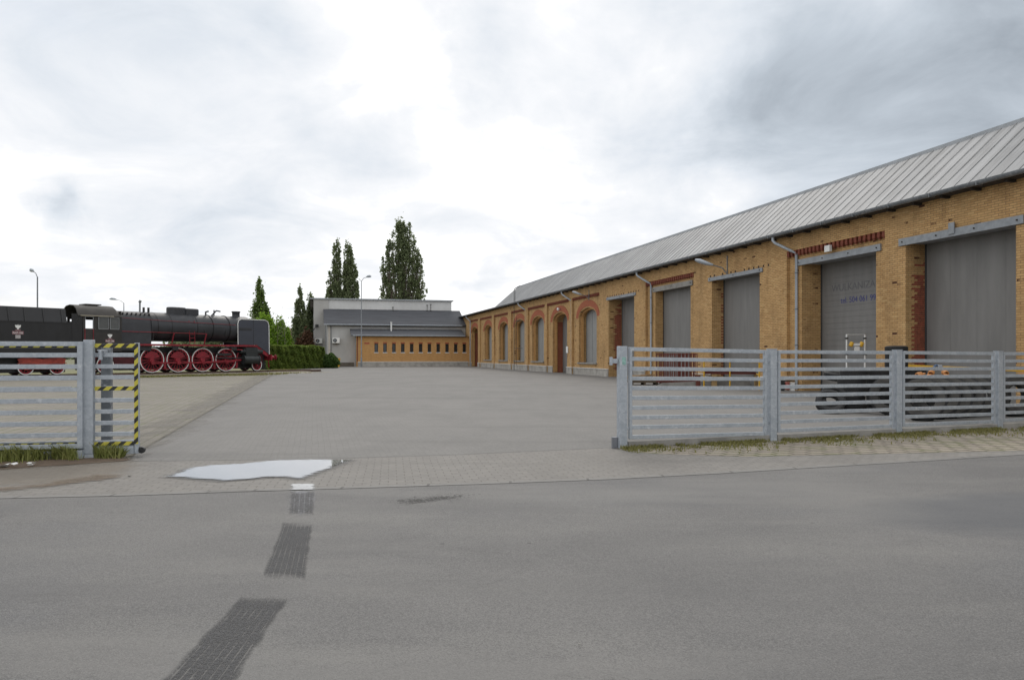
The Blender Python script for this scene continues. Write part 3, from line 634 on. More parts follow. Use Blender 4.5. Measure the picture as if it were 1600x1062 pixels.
# plinth with white cap
pl = MB(); cp = MB()
def plinth(x0, x1, y):
    pl.box(x0, x1, y-.07, y-.003, 0, ZP); cp.box(x0, x1, y-.11, y-.003, ZP+.002, ZP+.055)
cur = FAR
for kx, c, hw, zs, rise, zb, p0, p1 in arcs:
    plinth(cur, p0, 0)
    if zb: plinth(p0+.003, p1-.003, RD-.004)
    else:
        if c-hw-p0 > .15: plinth(p0+.003, c-hw, RD-.004)
        plinth(c+hw, p1-.003, RD-.004)
    cur = p1
plinth(cur, lx(RECT['A'][0]), 0); cur = lx(RECT['A'][1])
for kx in ('B', 'C', 'D', 'E'):
    o0 = lx(RECT[kx][0])
    if kx in rpan: plinth(cur, lx(rpan[kx][0]), 0)
    else: plinth(cur, o0, 0)
    cur = lx(rpan[kx][1]) if kx in rpan else lx(RECT[kx][1])
pl.build('plinth', CONCW, hall); cp.build('plinth_cap', CAPW, hall)
# corbel friezes of red bricks under the panel heads
def frieze(x0, x1, z0, z1, step):
    f = MB(); x = x0+.02
    f.box(x0, x1, RD-.05, RD-.004, z1-.08, z1-.003)
    while x+step*.5 < x1:
        f.box(x, x+step*.55, -.0, RD-.052, z0+.06, z1-.004); f.box(x+.02, x+step*.4, .03, RD-.053, z0, z0+.058); x += step
    f.build('corbel_frieze', DR, hall)
for kx, c, hw, zs, rise, zb, p0, p1 in arcs: frieze(p0+.01, p1-.01, 6.05, 6.28, .30)
for kx in rpan: frieze(lx(rpan[kx][0])+.01, lx(rpan[kx][1])-.01, 5.97, 6.25, .26)
# arches, windows, arched doors
def arch_ring(c, hw, zs, rise, t, y0, y1, n=22):
    f = MB(); inn = arch_pts(c, hw, zs, rise, n); out = [(c-(hw+t)*math.cos(math.pi*i/n), zs+(rise+t)*math.sin(math.pi*i/n)) for i in range(n+1)]
    f.prism(inn+out[::-1], y0, y1); return f
for kx, c, hw, zs, rise, zb, p0, p1 in arcs:
    t = min(.55, hw*.3)
    lab = None
    win = MB(); dep = RD+.62
    door = kx in 'GL'
    if door: dep = RD+.95
    ap = arch_pts(c, hw-.02, zs, rise-.02)
    win.prism([(c-hw+.02, zb+.06 if zb else .02)]+ap+[(c+hw-.02, zb+.06 if zb else .02)], dep, dep+.06)
    wo = win.build('door' if door else 'window', (DOORG if kx == 'G' else (DARKV if kx == 'L' else SHUT)), hall)
    arch_ring(c, hw+.12, zs, rise+.10, .52 if zb else .5, RD-.030, RD-.004).build('brick_arch', RA, wo)
    arch_ring(c, hw-.14, zs-.02, rise-.12, .13, RD+.22, RD+.40).build('inner_arch', OB, wo)
    MB().box(c-hw+.003, c-hw+.13, RD+.22, RD+.40, zb+.07, zs-.02).build('jamb', OB, wo); MB().box(c+hw-.13, c+hw-.003, RD+.22, RD+.40, zb+.07, zs-.02).build('jamb', OB, wo)
    if zb: MB().box(c-hw-.12, c+hw+.12, RD-.13, dep-.002, zb+.002, zb+.12).build('sill', CONC, wo, bevel=.01)
    else: MB().box(c-hw+.004, c-hw+.016, RD+.42, dep-.01, .02, zs).build('red_reveal', RB, wo)
    if zb:
        fr = MB()
        for dx in (-.55, .55): fr.box(c+dx-.012, c+dx+.012, dep-.012, dep-.001, zb+.14, zs+rise*.55)
        fr.build('mullion', mat('panel_joint', (.15, .155, .16), .6), wo)
# gates, lintels, ragged red-brick reveals
def gate(kx, ribbed):
    o0, o1 = lx(RECT[kx][0]), lx(RECT[kx][1]); y = REV[kx]; off = RD if kx in rpan else 0; zt = 5.72
    g = MB(); 
    if ribbed:
        z = .02
        while z < zt-.02:
            z2 = min(z+.245, zt-.02); g.box(o0+.02, o1-.02, y, y+.06, z, z2-.012); g.box(o0+.02, o1-.02, y+.012, y+.055, z2-.012, z2); z = z2
    else:
        x = o0+.02; nb = 4; wd = (o1-o0-.04)/nb
        for i in range(nb): g.box(x+i*wd, x+(i+1)*wd-.006, y, y+.05, .02, zt-.02)
        g.box(o0+.02, o1-.02, y+.01, y+.045, .02, zt-.03)
    go = g.build('garage_door', DOORG, hall)
    gf = MB().box(o0+.003, o0+.07, y-.03, y-.002, 0.01, zt-.02); gf.box(o0+.072, o1-.01, y-.03, y-.002, zt-.10, zt-.02); gf.build('door_frame', mat('frame_dark', (.05, .05, .05), .7), go)
    h = .30 if kx == 'B' else (.26 if kx in 'DE' else .19)
    zl = 5.55
    lm = CONC if kx == 'B' else LINT
    lt = MB().box(o0-.28, o1+.30, off-.07, off-.004, zl, zl+h); lt.box(o0+.004, o1-.004, off+.001, y-.05, zt-.12, zt-.004)
    if kx in 'E': lt.box((o0+o1)/2-.22, (o0+o1)/2+.02, off-.11, off-.072, zl+.08, zl+.46)
    lo = lt.build('lintel', lm, go)
    bo = MB()
    for i in range(4 if kx in 'DE' else 3):
        xx = o0-.1+(o1-o0+.2)*i/(3 if kx in 'DE' else 2); bo.tube([(xx, off-.07, zl+h/2), (xx, off-.095, zl+h/2)], .03, 6)
    bo.build('bolt', SOFF, lo)
    # sooty gap bricks above the lintel
    gp_ = MB(); x = o0-.2
    rd = random.Random(ord(kx))
    while x < o1+.9:
        if kx in 'AC' and rd.random() < .85: gp_.box(x, x+.12, off-.006, off-.002, zl+h+.02, zl+h+.13)
        x += .42
    if gp_.v: gp_.build('soot_mark', mat('soot', (.05, .03, .02), .95), lo)
    return go
rib = {'A': True, 'B': False, 'C': False, 'D': True, 'E': False}
GO = {kx: gate(kx, rib[kx]) for kx in RECT}
for a, b in ((21.5, 17.2), (14.5, 10.3)): MB().box(lx(a)+.02, lx(b)-.02, .8, .86, .02, 5.7).build('garage_door', DOORG, hall)
WRB = mat('worn_red_brick', (.32, .085, .05), .9, col2=(.15, .045, .03), nscale=7)
def ragged(kx, z0, z1, y0, y1, seed, dens=1.0, side=0):
    o = lx(RECT[kx][0]); r = random.Random(seed); f = MB(); z = z0; row = 0
    while z < z1:
        edge_ = y0+(y1-y0)*(.02+.20*r.random()*(1 if (z1-z) > 1 else 3))
        y = y0+(.13 if row % 2 else 0)
        while y < y1-.02:
            if y >= edge_ and r.random() < dens*(1-.5*max(0, (z-z1+1.2)/1.2)): f.box(o-.001, o+.009+.006*r.random(), y, min(y+.245, y1-.01), z, z+.066)
            y += .257
        z += .078; row += 1
    f.build('red_brick_patch', WRB, GO[kx])
ragged('E', .6, 5.0, .12, .82, 1); ragged('A', .5, 5.4, .25, 1.0, 3); ragged('C', .4, 5.1, .42, .69, 5, .8)
# lettering on the ribbed gate
def lettering(txt, x, y, z, size, m, parent, name='lettering', rot=None, ext=.002, sx=1):
    cu = bpy.data.curves.new(name, 'FONT'); cu.body = txt; cu.size = size; cu.extrude = ext
    t = bpy.data.objects.new('tmp', cu); COL.objects.link(t); bpy.context.view_layer.update()
    me = bpy.data.meshes.new_from_object(t.evaluated_get(bpy.context.evaluated_depsgraph_get())); bpy.data.objects.remove(t)
    o = bpy.data.objects.new(name, me); COL.objects.link(o); me.materials.clear(); me.materials.append(m)
    o.parent = parent; o.location = (x, y, z); o.rotation_euler = rot or (R(90), 0, 0); o.scale = (sx, 1, 1); return o
dl = lx(RECT['D'][0]); dy = REV['D']
lettering('WULKANIZACJA', dl+.72, dy-.004, 4.33, .42, mat('faded_grey_letters', (.13, .13, .135), .7, noise=.2), GO['D'], sx=1.08)
lettering('tel. 504 061 993', dl+1.30, dy-.004, 3.80, .345, mat('blue_letters', (.045, .05, .19), .7, noise=.2), GO['D'], sx=1.02)
MB().box(lx(33.05), lx(32.72), -.14, -.03, 5.86, 6.12).build('white_lamp_box', WHITE, hall)
# downpipes
for S, off in ((35.25, RD), (50.45, RD), (66.0, RD), (80.2, RD), (107.9, 0)):
    x = lx(S); y = off-.10
    d = MB().tube([(x-.95, -.50, 6.98), (x-.95, -.50, 6.78), (x-.85, -.46, 6.66), (x-.12, -.12+.0, 6.22), (x, y, 6.10), (x, y, .05)], .065, 10)
    do = d.build('downpipe', ZINC, hall, smooth=60)
    c = MB()
    for z in (5.2, 3.6, 2.0): c.tube([(x, y, z), (x, y, z+.05)], .082, 10)
    c.build('pipe_clamp', ZINCD, do)
# thin service pipes with cross bars near the fourth arch (reach above the roof edge)
v = thing('service_pipes', 'thin dark steel pipes with cross bars rising past the roof edge of the brick workshop', 'pipes', WP_(82.3), W_RZ)
MB().tube([(.0, -.62, .0), (.0, -.62, 8.3), (.0, -.60, 8.42), (2.3, -.60, 8.55)], .030, 8).build('riser', BLACKP, v)
MB().tube([(.42, -.62, 6.7), (.42, -.62, 8.20)], .022, 8).build('riser', BLACKP, v)
MB().tube([(.3, -.45, .5), (.3, -.45, 5.5)], .02, 8).build('riser', BLACKP, v)
MB().tube([(.0, -.62, 5.05), (2.4, -.40, 5.05)], .025, 8).build('cross_bar', BLACKP, v)
MB().tube([(.0, -.62, 2.25), (2.4, -.40, 2.25)], .025, 8).build('cross_bar', BLACKP, v)
# wall lamps on brackets
def wall_lamp(S, z, label, s=1.0):
    t = thing('wall_lamp', label, 'wall lamp', (*WP_(S)[:2], z), W_RZ, 'lamps on the brick workshop wall')
    MB().bar((0, -.02, -.5*s), (0, -.02, .55*s), .05, .05).build('bracket', ZINCD, t)
    MB().tube([(0, -.05, -.35*s), (-.12*s, -.25*s, -.05*s), (-.35*s, -.75*s, .12*s)], .03*s, 8).build('arm', ZINCD, t, smooth=60)
    MB().tube([(-.3*s, -.68*s, .10*s), (-.42*s, -.95*s, .18*s), (-.58*s, -1.3*s, .32*s), (-.66*s, -1.5*s, .38*s)], [.055*s, .10*s, .12*s, .06*s], 10).build('lamp_head', ZINC, t, smooth=60)
wall_lamp(41.0, 6.15, 'grey street-type lamp on a bracket over a plain grey gate')
wall_lamp(61.6, 6.2, 'small grey lamp under the eaves above the nearest arched window', .8)
t = thing('door_lamp', 'tiny white globe lamp on the red arch of the doorway', 'wall lamp', (*WP_(69.0)[:2], 5.55), W_RZ)
MB().tube([(0, .12, 0), (0, -.05, 0)], .03, 8).build('bracket', ZINCD, t)
sp = MB().revolve([(0.001, -.14), (.09, -.11), (.13, 0), (.09, .11), (.001, .14)], (0, -.14, 0), (0, 0, 1), 12).build('globe', WHITE, t, smooth=60)
t = thing('notice_board', 'small white notice sign hung beside the arched doorway', 'sign', (*WP_(67.0)[:2], 1.75), W_RZ)
MB().box(-.1, .35, -.05, -.02, 0, .55).build('panel', WHITE, t); MB().bar((.1, -.02, .1), (.1, .14, .1), .04, .04).build('bracket', ZINCD, t)

# ------------------------------------------------------------------ the end wing and its lean-to (local x to the right, y away)
BO = (-5.9, 105.7, 0); B_RZ = math.atan2(.2501, .9682)
def bx(px, y=0.0):
    r = (px-800)/F; return (5.9+.25*y+r*(105.7+.968*y))/(.968-.25*r)
def bz(px, py, y=0.0):
    return CH+(HZ-py)/F*(105.7+.25*bx(px, y)+.968*y)
out = thing('brick_annex', 'low orange brick annex with a row of narrow windows and a dark felt roof', 'annex', BO, B_RZ)
xl = bx(558); w = MB(); wins = [588, 601.6, 615.6, 629.4, 643.3, 657.3, 671.0, 684.8, 698.6, 712.2, 725.6]
cur = xl; z0, z1 = 1.92, 3.08
for px in wins:
    c = bx(px); w.box(cur, c-.24, 0, .5, 0, 4.12); w.box(c-.24, c+.24, 0, .5, 0, z0); w.box(c-.24, c+.24, 0, .5, z1, 4.12); cur = c+.24
w.box(cur, -.02, 0, .5, 0, 4.12); w.box(xl, xl+.4, .501, 2.48, 0, 4.12)
w.build('wall', OB, out)
MB().box(xl-.02, xl+.10, -.012, -.003, .7, 4.1).build('corner_brick', DR, out)
MB().box(xl+.1, -.15, -.07, -.003, 0, .60).build('plinth', CONCW, out); MB().box(xl+.1, -.15, -.10, -.003, .602, .68).build('plinth_cap', CAPW, out)
for px in wins:
    c = bx(px)
    f = MB().box(c-.235, c-.18, .20, .26, z0+.01, z1-.01); f.box(c+.18, c+.235, .20, .26, z0+.01, z1-.01); f.box(c-.179, c+.179, .20, .26, z1-.06, z1-.01); f.box(c-.179, c+.179, .20, .26, z0+.01, z0+.06)
    fo = f.build('window', SOFF, out)
    MB().box(c-.179, c+.179, .22, .24, z0+.061, z1-.061).build('pane', GLASS, fo)
    MB().box(c-.30, c+.30, -.06, .19, z0-.10, z0+.004).build('sill', CAPW, fo)
    MB().box(c-.28, c+.28, -.012, -.003, z1+.01, z1+.20).build('red_lintel', RA, fo)
MB().prism([(-.45, 4.18), (2.5, 5.10), (2.5, 4.98), (-.45, 4.08)], bx(548), -.62, axis='x').build('roof', ROOFD, out)
MB().box(bx(551), -.65, -.52, -.452, 4.10, 4.22).build('gutter', ZINC, out)
MB().box(xl+.02, -.1, -.38, -.005, 4.03, 4.075).build('soffit', SOFF, out)
MB().tube([(xl-.3, -.4, 4.1), (xl-.18, -.12, 3.8), (xl-.18, -.12, .1)], .05, 8).build('downpipe', ZINCD, out)
lettering('PKP', bx(571), -.02, 3.0, .42, mat('red_letters', (.34, .05, .03), .7), out, 'sign_lettering') if False else MB().box(bx(569.5), bx(577.5), -.03, -.003, 3.02, 3.22).build('red_name_plate', mat('red_plate', (.36, .09, .05), .7, noise=.5, nscale=8), out)

wing = thing('rendered_wing', 'grey rendered building with a high parapet block behind a broad dark roof', 'building', BO, B_RZ)
x0 = bx(511, 2.5); rend = MB().box(x0, -.02, 2.5, 7.0, .0, 5.62); rend.build('wall', RENDER, wing)
MB().box(bx(516, 2.5), xl-.3, 2.42, 2.497, 0, .55).build('plinth', mat('brown_plinth', (.13, .115, .095), .9, noise=.2), wing)
MB().box(bx(513, 2.45), bx(516.2, 2.45), 2.44, 2.496, .02, 5.3).build('pale_strip', mat('pale_render_strip', (.50, .46, .41), .85, noise=.1), wing)
for p in (509.2, 517.3): MB().tube([(bx(p, 2.35), 2.36, 5.5), (bx(p, 2.35), 2.36, .1)], .055, 8).build('downpipe', ZINCD, wing)
MB().prism([(2.0, 5.72), (7.0, 8.02), (7.0, 7.88), (2.0, 5.60)], bx(506, 2.0), -.012, axis='x').build('roof', ROOFD, wing)
MB().box(bx(506, 2.0), -.58, 1.92, 1.998, 5.60, 5.73).build('gutter', ZINC, wing)
MB().box(x0, -.1, 2.05, 2.48, 5.5, 5.59).build('soffit', SOFF, wing)
bt = 9.35
bxl, bxr = bx(490, 7.0), bx(705.5, 7.0)
MB().box(bxl, bxr, 7.01, 20, 0, bt).build('parapet_block', mat('light_render', (.66, .66, .65), .9, col2=(.52, .52, .51), nscale=.5, stretch=(1, 1, .6)), wing)
MB().box(bxl+.02, x0+.3, 6.90, 7.008, 0, bt-.02).build('darker_render', mat('dark_render', (.42, .41, .395), .9, noise=.08, nscale=.8), wing)  # slab in a darker render tone over the left corner of the block
MB().box(bxl-.5, bxr+.25, 6.75, 20.2, bt+.002, bt+.17).build('coping', ROOFEND, wing)
MB().box(bxl-.45, bxl-.004, 7.1, 19.9, bt-1.1, bt-.002).build('eaves_shadow_box', SOFF, wing)  # dark box stands in for the shadow under the coping overhang
for px, h in ((667.5, .62), (673, .75), (614, .25)):
    c = bx(px, 6.6); MB().tube([(c, 6.6, 7.8), (c, 6.6, 8.1+h)], .04, 8).tube([(c-.13, 6.6, 8.1+h), (c+.13, 6.6, 8.1+h)], .06, 6).build('roof_vent', SOFF, wing)
c = bx(611.5, 1.6); MB().tube([(c, 1.7, 4.7), (c, 1.7, 5.95)], .10, 10).tube([(c, 1.7, 5.96), (c, 1.7, 6.05)], .15, 10).build('vent_pipe', WHITE, wing, smooth=50)
t = thing('floodlight', 'small dark floodlight on a bracket at the corner of the rendered building', 'floodlight', BO, B_RZ)
c = bx(491, 6.5); MB().tube([(c-.2, 6.3, 4.9), (c+.1, 6.4, 5.3), (c+.35, 6.6, 5.55), (c+.35, 6.9, 5.4)], .05, 6).build('bracket', BLACKP, t); MB().box(c+.15, c+.6, 6.35, 6.65, 5.45, 5.8).build('lamp_head', BLACKP, t)
def ac(px, y, z, label):
    t = thing('air_conditioner', label, 'air conditioner', (BO[0]+.968*bx(px, y)-.25*y, BO[1]+.25*bx(px, y)+.968*y, z), B_RZ, 'outdoor air conditioning units on the rendered wall')
    MB().box(-.48, .48, -.38, -.05, 0, .72).build('casing', WHITE, t, bevel=.02)
    fo = MB().revolve([(.001, 0), (.25, 0), (.27, -.015), (.27, .01)], (-.14, -.384, .37), (0, -1, 0), 20).build('fan_grille', BLACKP, t)
    g = MB()
    for k in range(6):
        a = math.pi*k/3; g.bar((-.14, -.405, .37), (-.14+.25*math.cos(a), -.405, .37+.25*math.sin(a)), .012, .02)
    g.revolve([(.001, 0), (.07, 0), (.07, .02), (.001, .02)], (-.14, -.40, .37), (0, -1, 0), 10); g.build('guard', ZINC, fo)
    MB().box(-.45, .45, -.36, -.01, -.08, -.004).build('bracket', SOFF, t)
ac(525, 2.5, 3.15, 'white outdoor air conditioner beside the pale strip of the rendered wall')
ac(498, 6.88, 3.15, 'white outdoor air conditioner low on the darker corner above the hedge')

# ------------------------------------------------------------------ street lamps
def street_lamp(px, Y, ztop, label, head=+1, arm=.9, r=.07, hs=1.0, double=True):
    X = (px-800)/F*Y
    t = thing('street_lamp', label, 'street lamp', (X, Y, 0), 0, 'lamp posts around the yard')
    MB().tube([(0, 0, 0), (0, 0, 1.2), (0, 0, 1.25), (0, 0, ztop)], [r*1.7, r*1.7, r, r*.6], 10).build('pole', ZINCD, t, smooth=50)
    MB().tube([(0, 0, ztop-.05), (head*arm*.4, 0, ztop+.35*hs), (head*arm, 0, ztop+.5*hs)], .035*hs, 8).build('arm', ZINCD, t, smooth=50)
    if double: MB().tube([(0, 0, ztop-.05), (-head*arm*.5, 0, ztop+.30*hs)], .03*hs, 8).build('arm', ZINCD, t, smooth=50)
    MB().tube([(head*arm*.8, 0, ztop+.48*hs), (head*arm*1.1, 0, ztop+.58*hs), (head*arm*1.5, 0, ztop+.62*hs), (head*arm*1.75, 0, ztop+.56*hs)], [.05*hs, .15*hs, .17*hs, .05*hs], 12).build('lamp_head', ZINC, t, smooth=60)
street_lamp(564.7, 101, 11.3, 'slim grey lamp post in front of the orange brick annex', +1, .75)
street_lamp(58.5, 78, 9.5, 'tall grey lamp post rising behind the black tender', -1, .45, .10, 1.1, False)
street_lamp(193.5, 92, 7.8, 'short grey lamp post with long arm seen behind the locomotive cab', -1, 1.0, .07, .8, False)
t = thing('chimney_pipe', 'plain dark pipe with a cap rising behind the locomotive boiler', 'pipe', ((218.5-800)/F*90, 90, 0))
MB().tube([(0, 0, 0), (0, 0, 7.7)], .10, 10).build('pipe', ZINCD, t, smooth=50); MB().tube([(-.05, 0, 7.7), (.1, 0, 7.95)], .15, 10).build('cap', ZINCD, t, smooth=50)

# ------------------------------------------------------------------ steam locomotive (local x = forward, y = away from the viewer)
LP = (-27.14, 57.9, 0); L_RZ = math.atan2(.8, .6); RZ0 = .24
def driver(D, name, parent, s, y, spokes=16, flip=1, white=True, wid=.13):
    r = D/2; c = (s, y, RZ0+r)
    w = MB().revolve([(r-.17, -wid/2), (r-.075, -wid/2), (r-.075, wid/2), (r-.17, wid/2)], c, (0, 1, 0), 40, True)
    w.revolve([(.001, -wid*.75), (.17*r/.9, -wid*.75), (.20*r/.9, -wid*.3), (.20*r/.9, wid*.5), (.001, wid*.5)], c, (0, 1, 0), 16)
    for k in range(spokes):
        a = 2*math.pi*(k+.5)/spokes; d = Vector((math.cos(a), 0, math.sin(a)))
        w.bar(Vector(c)+d*.12*r, Vector(c)+d*(r-.13), .045, .05, up=(0, 1, 0))
    o = w.build(name, LOCO_R, parent, smooth=35)
    MB().revolve([(r-.074, -wid/2-.012), (r+.0, -wid/2-.012), (r+.0, wid/2), (r+.028, wid/2), (r+.028, wid/2+.03), (r-.074, wid/2+.03)], c, (0, 1, 0), 48, True).build('tyre', BLACKP, o, smooth=35)
    if white: MB().revolve([(r-.068, -wid/2-.016*flip), (r-.012, -wid/2-.016*flip), (r-.012, -wid/2-.024*flip), (r-.068, -wid/2-.024*flip)], c, (0, 1, 0), 48, True).build('white_rim', WHITE, o)
    return o
loco = thing('steam_locomotive', 'black steam locomotive with red spoked wheels, white rims and blue grey smoke deflectors', 'locomotive', LP, L_RZ)
YC = .95   # centre line
BZ, BR = 3.73, 1.08
bo = MB().tube([(-.1, YC, BZ), (3.6, YC, BZ), (3.62, YC, BZ), (8.55, YC, BZ), (8.75, YC, BZ), (8.9, YC, BZ)], [BR+.03, BR+.03, BR, BR, BR*.93, BR*.6], 40).build('boiler', LOCO_G, loco, smooth=35)
bd = MB()
for s in (.4, 1.5, 3.61, 5.0, 6.5): bd.revolve([(BR+.005, 0), (BR+.042, 0), (BR+.042, .06), (BR+.005, .06)], (s, YC, BZ), (1, 0, 0), 40, True)
bd.build('boiler_band', LOCO_K, bo, smooth=35)
pr = [(YC-1.03, 1.9), (YC-1.03, 3.9), (YC-.93, 4.3), (YC-.7, 4.62), (YC-.35, 4.80), (YC, 4.84), (YC+.35, 4.80), (YC+.7, 4.62), (YC+.93, 4.3), (YC+1.03, 3.9), (YC+1.03, 1.9)]
fb = MB().prism(pr, -2.4, -.1, axis='x').build('firebox', LOCO_G, loco, smooth=30)
st = MB()
for i in range(7): st.tube([(-2.1+.33*i, YC-.72, 4.60), (-2.1+.33*i, YC-.80, 4.70)], .06, 8)
st.build('washout_plug', BLACKP, fb)
# fittings on the boiler top
dm = MB()
def stadium(xc, L_, w_, n=10):
    return [(xc+L_/2-w_/2+w_/2*math.cos(a), YC+w_/2*math.sin(a)) for a in [-math.pi/2+math.pi*i/n for i in range(n+1)]]+[(xc-L_/2+w_/2+w_/2*math.cos(a), YC+w_/2*math.sin(a)) for a in [math.pi/2+math.pi*i/n for i in range(n+1)]]
dm.prism(stadium(2.45, 1.5, .95), 4.4, 5.32, axis='z'); dm.prism(stadium(3.62, 1.35, .92), 4.4, 5.26, axis='z')
dm.build('steam_dome', LOCO_G, bo, smooth=40, bevel=.09)
MB().tube([(7.75, YC, 4.6), (7.75, YC, 4.85), (7.75, YC, 5.10), (7.75, YC, 5.16), (7.75, YC, 5.24)], [.38, .31, .31, .36, .36], 20).build('chimney', LOCO_G, bo, smooth=40)
ft = MB()
for s in (-.25, .12): ft.tube([(s, YC-.2, 4.75), (s, YC-.2, 5.18)], .085, 10)
ft.tube([(4.8, YC-.3, 4.8), (4.8, YC-.3, 5.05), (5.0, YC-.4, 5.12)], .07, 8); ft.tube([(5.35, YC-.25, 4.78), (5.75, YC-.3, 5.2), (6.1, YC-.3, 5.15)], .06, 8); ft.tube([(5.6, YC-.2, 4.8), (5.6, YC-.2, 5.25)], .05, 8)
ft.build('safety_valve', BLACKP, bo, smooth=50)
pp = MB().tube([(-2.3, YC-1.08, 4.3), (1.2, YC-1.10, 4.18), (7.0, YC-1.07, 4.05)], .017, 6)
pp.build('steam_pipe', LOCO_R, bo)
pk = MB().tube([(.2, YC-1.04, 3.86), (3.8, YC-1.05, 3.80), (6.1, YC-1.05, 3.78), (6.15, YC-1.02, 3.1)], .035, 8).tube([(-.1, YC-.6, 4.75), (.02, YC-.95, 4.3), (.05, YC-1.06, 3.4), (.05, YC-1.0, 2.6)], .03, 6).tube([(3.4, YC-.75, 4.55), (3.9, YC-1.0, 4.1), (4.3, YC-1.08, 3.4), (4.3, YC-1.0, 2.6)], .025, 6)
pk.build('feed_pipe', BLACKP, bo)
# running board and handrail
rn = MB().box(-2.35, 9.0, -.28, .15, 2.36, 2.40); rn.box(-2.35, 9.0, -.30, -.281, 2.27, 2.41); rn.box(-2.3, 9.0, 1.75, 2.2, 2.36, 2.40)
rn.bar((9.0, -.05, 2.34), (10.3, -.05, 1.62), .5, .05, up=(0, 1, 0)); rn.bar((9.0, 1.95, 2.34), (10.3, 1.95, 1.62), .5, .05, up=(0, 1, 0)); rn.build('running_board', LOCO_R, loco)
hr = MB().tube([(-2.35, -.25, 3.30), (4.35, -.25, 3.26)], .024, 8)
for s in (1.62, 4.33): hr.bar((s, -.24, 3.27), (s-.10, -.05, 2.41), .10, .05)
hr.build('handrail', LOCO_R, loco)
ld = MB(); 
for s in (2.95, 3.38): ld.bar((s, -.18, 2.41), (s, -.05, 4.28), .035, .035)
for k in range(6): ld.bar((2.95, -.17+.02*k, 2.6+.3*k), (3.38, -.17+.02*k, 2.6+.3*k), .03, .03)
ld.build('ladder', LOCO_R, loco)
# smoke deflectors with white edge
def deflector(y):
    p = [(7.25, 2.43), (7.22, 4.15), (7.3, 4.42), (7.52, 4.55), (9.85, 4.55), (10.12, 4.42), (10.24, 4.1), (10.28, 1.64), (9.05, 2.43)]
    d = MB().prism(p, y, y+.025).build('smoke_deflector', LOCO_D, loco)
    MB().tube([(a, y-.004, b) for a, b in p[:8]], .032, 6).build('white_edge', WHITE, d)
    MB().box(8.70, 8.73, y-.006, y-.001, 2.45, 4.5).build('seam', BLACKP, d)
deflector(-.12); deflector(2.0)
# wheels
for s in (0, 2.07, 4.14, 6.2): driver(1.90, 'driving_wheel', loco, s, .06, 17); driver(1.90, 'driving_wheel', loco, s, 1.70, 17, 1, False)
for y, wh in ((.06, True), (1.70, False)): driver(1.0, 'leading_wheel', loco, 9.12, y, 10, 1, wh); driver(1.24, 'trailing_wheel', loco, -3.46, y, 11, 1, wh)
# frames, rods, cylinders, brake gear
fm = MB().box(-4.9, 9.9, .30, .36, .85, 1.75); fm.box(-4.9, 9.9, 1.40, 1.46, .85, 1.75); fm.build('frame', mat('dark_red_frame', (.075, .010, .014), .7, noise=.4, nscale=3), loco)
fk = MB().box(-2.2, .0, .42, 1.36, .45, 2.34); fk.box(.01, 6.9, .45, 1.35, .45, 2.2); fk.box(6.91, 10.2, .5, 1.3, .45, 2.3); fk.box(-4.9, -2.21, .42, 1.36, .5, 1.9); fk.build('ash_pan_filler', BLACKP, loco)  # near-black boxes double as filler so the gaps behind the wheels look dark
rd = MB().bar((-.1, -.10, .98), (6.3, -.10, .98), .05, .11); rd.bar((4.14, -.19, .98), (7.5, -.19, 1.17), .05, .11)
for s in (0, 2.07, 4.14, 6.2): rd.revolve([(.001, -.05), (.15, -.05), (.15, .04), (.001, .04)], (s, -.13, .98), (0, 1, 0), 14); 
rd.build('coupling_rod', LOCO_R, loco)
cw = MB()
for s in (0, 2.07, 4.14, 6.2): cw.prism([(s-.62, 1.42), (s-.36, 1.75), (s, 1.88), (s+.36, 1.75), (s+.62, 1.42), (s+.2, 1.32), (s-.2, 1.32)], -.02, .03)
cw.build('balance_weight', LOCO_R, loco)
vg = MB().bar((6.2, -.2, 2.02), (7.6, -.2, 2.02), .07, .07); vg.bar((5.9, -.16, 1.98), (6.1, -.16, 1.0), .05, .07); vg.bar((6.1, -.24, .95), (6.9, -.24, 1.05), .04, .06); vg.bar((6.9, -.22, 1.0), (7.2, -.22, 1.75), .04, .06)
vg.build('valve_gear', LOCO_R, loco)
vk = MB().bar((5.2, -.22, 1.35), (7.7, -.22, 1.32), .06, .09).box(5.4, 6.6, -.2, .0, 1.55, 1.72).bar((5.6, -.18, 1.65), (6.6, -.18, 1.2), .05, .05); vk.build('slide_bar', BLACKP, loco)
cy = MB().tube([(7.75, -.18, 1.18), (9.05, -.18, 1.18)], .36, 20).tube([(7.65, -.18, 1.18), (7.74, -.18, 1.18)], .40, 20).tube([(9.06, -.18, 1.18), (9.14, -.18, 1.18)], .40, 20)
cy.tube([(7.45, -.12, 1.86), (9.55, -.12, 1.86)], .17, 16).tube([(7.7, -.12, 1.86), (9.15, -.12, 1.86)], .23, 16); cy.box(7.85, 8.95, -.38, .35, 1.2, 2.2)
cy.build('cylinder', mat('cylinder_black', (.022, .026, .027), .5, noise=.3, nscale=3), loco, smooth=35)
bk = MB()
for s in (1.03, 3.1, 5.17, 7.2): bk.bar((s+.02, -.02, 1.5), (s-.05, -.02, .45), .06, .10); bk.box(s-.12, s+.05, -.08, .08, .55, .95)
bk.box(-.9, 7.1, .0, .04, .50, .56); bk.build('brake_gear', LOCO_R, loco)
for s in (1.5, 6.6): MB().box(s, s+.45, -.25, -.05, 1.95, 2.3).build('equipment_box', BLACKP, loco)
